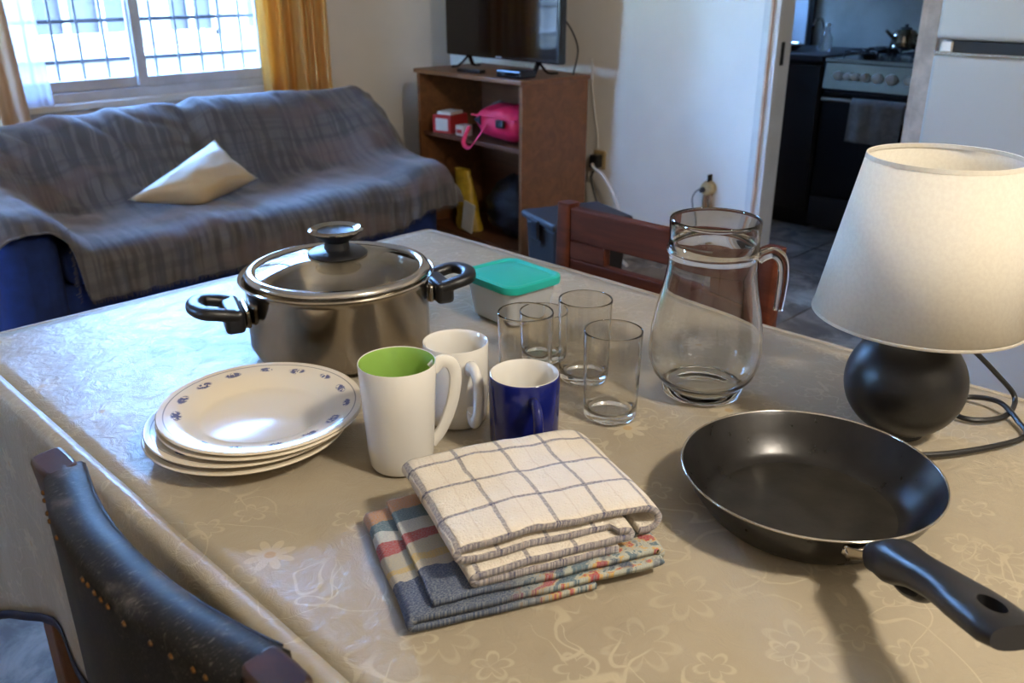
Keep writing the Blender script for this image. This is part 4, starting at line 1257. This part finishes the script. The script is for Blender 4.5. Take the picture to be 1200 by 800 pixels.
MB().lathe([(.0797, z1 - .004), (.0793, z1 + .0006), (.0813, z1 + .0008), (.0823, z1 - .004)], 96).build('upper_trim', M['shade'], lp, ang=80)
sp = MB()
for k in range(3):
    a = k * 2 * PI / 3 + .4
    sp.sweep([(.014 * math.cos(a), .014 * math.sin(a), .21), (.113 * math.cos(a), .113 * math.sin(a), z0 + .012)], .0015, n=6)
sp.build('spider', M['steel'], lp)
cp = [(1.035, .352, .888), (1.075, .343, .886), (1.13, .329, .845), (1.173, .301, .80), (1.196, .279, .766), (1.156, .273, .7565), (1.118, .29, .7565), (1.108, .314, .7565), (1.131, .336, .7565), (1.171, .327, .7575), (1.170, .289, .764), (1.143, .256, .7575), (1.108, .238, .7565), (1.041, .264, .7565), (.985, .30, .7565), (.944, .345, .7565), (.935, .39, .7565)]
MB().sweep(cat([(x - 1.026, y - .358, z - T0) for x, y, z in cp], 9), .0034, n=8).build('cord', M['cord'], lp)

# ------------------------------------------------------------------ frying pan
hd = math.atan2(-.78, -.625)
pn = thing('frying_pan', 'black nonstick frying pan with steel edge and long handle', 'pan', (.783, .350, T0), hd)
PR2 = .131
MB().lathe([(0, 0), (.094, 0), (.098, .002), (.106, .010), (.120, .030), (.1285, .047), (.1295, .0495)], 88).build('pan_outside', M['nonstick'], pn, ang=50)
MB().lathe([(.1290, .0500), (.1265, .047), (.117, .030), (.103, .0115), (.096, .0062), (.090, .0048)], 88).build('pan_wall', M['nonstick'], pn, ang=50)
MB().lathe([(.0905, .00485), (.06, .0046), (0, .0044)], 88).build('pan_floor', M['nonstick_base'], pn, ang=50)
MB().lathe([(.1288, .0492), (.1308, .0492), (.1312, .0506), (.1300, .0516), (.1286, .0508), (.1288, .0492)], 96).build('steel_edge', M['steel_bright'], pn, ang=80)
MB().add([(.121, -.024, .034), (.1285, -.020, .034), (.150, -.010, .045), (.150, .010, .045), (.1285, .020, .034), (.121, .024, .034),
          (.1265, -.024, .0475), (.132, -.020, .0478), (.152, -.010, .054), (.152, .010, .054), (.132, .020, .0478), (.1265, .024, .0475)],
         [(0, 1, 2, 3, 4, 5), (6, 11, 10, 9, 8, 7), (0, 6, 7, 1), (1, 7, 8, 2), (2, 8, 9, 3), (3, 9, 10, 4), (4, 10, 11, 5), (5, 11, 6, 0)]).build('bracket', M['steel'], pn, bev=.002)
for s in (-1, 1):
    MB().lathe([(0, .0035), (.004, .0025), (.005, 0), (0, 0)], 14).move(Matrix.Translation((.1262, s * .019, .0405)) @ Matrix.Rotation(math.radians(62), 4, 'Y')).build('rivet', M['steel_bright'], pn)
hp = cat([(.146, 0, .046), (.165, 0, .056), (.19, 0, .067), (.22, 0, .078), (.25, 0, .087), (.28, 0, .095), (.318, 0, .103)], 6)
def hw(t): return lerp(.0155, .0195, smooth01(0, .25, t)) - .003 * math.sin(PI * min(1, max(0, (t - .25) / .5))) + .0035 * smooth01(.6, .9, t) - .004 * smooth01(.94, 1, t)
def hh(t): return .0135 + .0055 * math.exp(-((t - .22) / .13) ** 2) - .002 * smooth01(.5, 1, t) - .002 * smooth01(.95, 1, t)
hm_ = MB().sweep(hp, hw, hh, n=20, up=(0, 0, 1), pw=2.5)
ho = hm_.build('handle', M['black_plastic'], pn)
# bored hanging hole
ct = MB().lathe([(0, -.03), (.0075, -.03), (.0075, .03), (0, .03)], 24)
ct.v = [(x * 1.9, y, z) for x, y, z in ct.v]
ct.move(Matrix.Translation((.292, 0, .098)) @ Matrix.Rotation(-.24, 4, 'Y'))
cut = ct.build('hole_cutter', M['black_plastic'], pn)
bo = ho.modifiers.new('hole', 'BOOLEAN'); bo.operation = 'DIFFERENCE'; bo.object = cut; bo.solver = 'EXACT'
bpy.context.view_layer.update()
dg = bpy.context.evaluated_depsgraph_get()
nm_ = bpy.data.meshes.new_from_object(ho.evaluated_get(dg))
ho.modifiers.clear(); ho.data = nm_
bpy.data.objects.remove(cut)
nm_.shade_smooth(); nm_.set_sharp_from_angle(angle=math.radians(45))
MB().sweep(cat([(.185, 0, .0485), (.200, 0, .0505), (.216, 0, .0585), (.222, 0, .066)], 5), .009, .006, n=12, up=(0, 0, 1)).build('thumb_guard', M['black_plastic'], pn)

# ------------------------------------------------------------------ towels
def towel(name, label, loc, rz, path, hw_, m, thick, seed, front_off, edge_m):
    P = cat([(a, 0, b) for a, b in path], 7)
    rows, uvs = [], []
    acc = [0]
    for k in range(1, len(P)): acc.append(acc[-1] + (P[k] - P[k - 1]).length)
    NV = 36
    for k, p in enumerate(P):
        r, u = [], []
        q = k / (len(P) - 1)
        for j in range(NV + 1):
            v = j / NV
            y = lerp(-hw_ + front_off(q), hw_, v)
            dz = .0022 * nz(p.x * 18, y * 18, seed) + .0012 * nz(p.x * 45, y * 45, seed + 3)
            ed = 1 - abs(2 * v - 1) ** 10
            z = p.z * (1 - .10 * (1 - ed)) + dz * min(1, p.z / .012)
            x = p.x + .0025 * nz(y * 14, p.z * 40, seed + 8)
            r.append((x, y + .002 * nz(p.x * 25, q * 9, seed), max(z, thick / 2 + .0002)))
            u.append((acc[k], v * 2 * hw_))
        rows.append(r); uvs.append(u)
    e = thing(name, label, 'towel', loc, rz, 'folded kitchen towels')
    MB().grid(rows, uvs).build('folded_cloth', m, e, solid=thick, ang=180, bev=0)
    return e
pB = [(.05, .004), (-.04, .004), (-.112, .0042), (-.1215, .0055), (-.1235, .009), (-.1205, .0125), (-.11, .0135), (0, .0135), (.105, .0132), (.117, .0145), (.1200, .0185), (.117, .0222), (.105, .0232), (0, .0232), (-.09, .0230), (-.101, .0228)]
towel('patchwork_towel', 'folded multicoloured print towel lying under the checked towel', (.519, .520, T0), math.radians(-24.6), pB, .088, M['patch_towel'], .0062, 2, lambda q: 0 if q < .6 else .006, None)
zb = .0262
pA = [(.055, .004), (-.02, .004), (-.078, .0045), (-.0855, .006), (-.0870, .0095), (-.0845, .0125), (-.07, .0135), (0, .0138), (.060, .0145), (.0665, .0165), (.0675, .0195), (.063, .0228), (.04, .0235), (-.04, .0240), (-.088, .0255), (-.0955, .0285), (-.0965, .0335), (-.092, .0375), (-.08, .039), (-.02, .0395), (.05, .038), (.085, .0355), (.0985, .030), (.1035, .0215), (.1005, .0125), (.092, .0085), (.083, .010)]
towel('checked_towel', 'folded white towel with navy check lying on the other towel', (.541, .523, T0 + zb), math.radians(-22.5), pA, .083, M['check_towel'], .0068, 6, lambda q: -.007 if q < .45 else .004, None)

# ------------------------------------------------------------------ chairs
# near chair: leather back, seen from behind
c1_ = thing('dining_chair', 'worn black leather dining chair with dark wooden posts nearest the viewer', 'chair', (.209, .575, 0))
for s in (-1, 1):
    y = s * .178
    pth = [(-.03, y, 0), (-.012, y, .25), (0, y, .45), (.002, y, .62), (-.004, y, .80), (-.012, y, .885)]
    MB().sweep(cat(pth, 6), lambda t: .0145, lambda t: .026 - .002 * t, n=16, up=(0, 1, 0), pw=5).build('back_post', M['wood_dark'], c1_, bev=.004)
    MB().box(.33, .365, s * .175 - .018, s * .175 + .018, 0, .335).build('front_leg', M['wood_dark'], c1_, smooth=False, bev=.003)
    MB().box(.0, .35, s * .178 - .01, s * .178 + .01, .29, .335).build('side_rail', M['wood_dark'], c1_, smooth=False, bev=.002)
    MB().box(.01, .33, s * .175 - .009, s * .175 + .009, .18, .21).build('stretcher', M['wood_dark'], c1_, smooth=False, bev=.002)
def bow(y): return -.024 * (1 - (y / .163) ** 2)
rws = []
for i in range(25):
    y = lerp(-.1625, .1625, i / 24)
    bx_ = bow(y) - .008
    sec = [(-.017, .50), (-.0185, .60), (-.0195, .75), (-.0205, .864), (-.019, .878), (-.015, .883), (0, .8855), (.013, .8835), (.0165, .880), (.018, .864), (.017, .75), (.016, .60), (.015, .50)]
    rws.append([(bx_ + a + .001 * nz(y * 20, b * 20), y, b + .0015 * nz(y * 14, a * 30, 3)) for a, b in sec])
lb_ = MB().grid(rws, closed=True)
k_ = len(rws[0])
lb_.f.append(tuple(range(k_))); lb_.mi.append(0)
lb_.f.append(tuple(24 * k_ + q for q in range(k_))[::-1]); lb_.mi.append(0)
lbo = lb_.build('leather_back', M['leather'], c1_, ang=70)
# piping on the far top edge, tacks on the near one
MB().sweep([(bow(y) - .008 + .0160, y, .8800) for y in [lerp(-.156, .156, i / 24) for i in range(25)]], .0014, n=6).build('piping', M['leather'], c1_)
nmesh = MB().lathe([(0, .0022), (.0018, .0016), (.0026, 0), (0, 0)], 8).mesh('tack', M['brass'])
for i in range(30):
    y = lerp(-.156, .156, i / 29)
    if random.random() < .45: continue
    o = bpy.data.objects.new('tack', nmesh); col.objects.link(o); o.parent = c1_
    o.location = (bow(y) - .008 - .0202, y, .869 + random.uniform(-.002, .002)); o.rotation_euler = (0, -PI / 2, 0)
MB().box(.0, .37, -.19, .19, .336, .372).build('seat', M['leather'], c1_, bev=.015, seg=3)
MB().box(-.03, .0, -.163, .163, .31, .36).build('back_rail', M['wood_dark'], c1_, smooth=False, bev=.002)

# far chair: plain wood, front seen across the table
c2_ = thing('dining_chair', 'reddish brown wooden dining chair on the far side of the table', 'chair', (1.345, .955, 0))
for s in (-1, 1):
    y = s * .232
    MB().sweep(cat([(.03, y, 0), (.012, y, .3), (0, y, .46), (0, y, .65), (.006, y, .842)], 6), .019, .017, n=16, up=(0, 1, 0), pw=5).build('back_post', M['wood_chair'], c2_)
    MB().box(-.40, -.365, s * .20 - .018, s * .20 + .018, 0, .335).build('front_leg', M['wood_chair'], c2_, smooth=False, bev=.003)
    MB().box(-.38, -.0, s * .21 - .01, s * .21 + .01, .29, .335).build('side_rail', M['wood_chair'], c2_, smooth=False, bev=.002)
    MB().box(-.37, 0, s * .205 - .009, s * .205 + .009, .18, .21).build('stretcher', M['wood_chair'], c2_, smooth=False, bev=.002)
MB().box(-.011, .013, -.213, .213, .768, .836).build('top_rail', M['wood_chair'], c2_, smooth=False, bev=.004)
MB().box(-.010, .010, -.213, .213, .645, .731).build('mid_rail', M['wood_chair'], c2_, smooth=False, bev=.004)
for y0, y1 in ((.122, .213), (-.213, -.122)):
    MB().box(-.0095, .0095, y0, y1, .7312, .7678).build('corner_block', M['wood_chair'], c2_, smooth=False, bev=.002)
MB().box(-.41, .0, -.22, .22, .336, .368).build('seat', M['wood_chair'], c2_, bev=.01, seg=3)

# light refracts through the glassware onto the cloth
for o in bpy.data.objects:
    if o.type != 'MESH': continue
    if o.name.startswith(('drinking_glass', 'jug_body')): o.cycles.is_caustics_caster = True
    if o.name == 'cloth': o.cycles.is_caustics_receiver = True
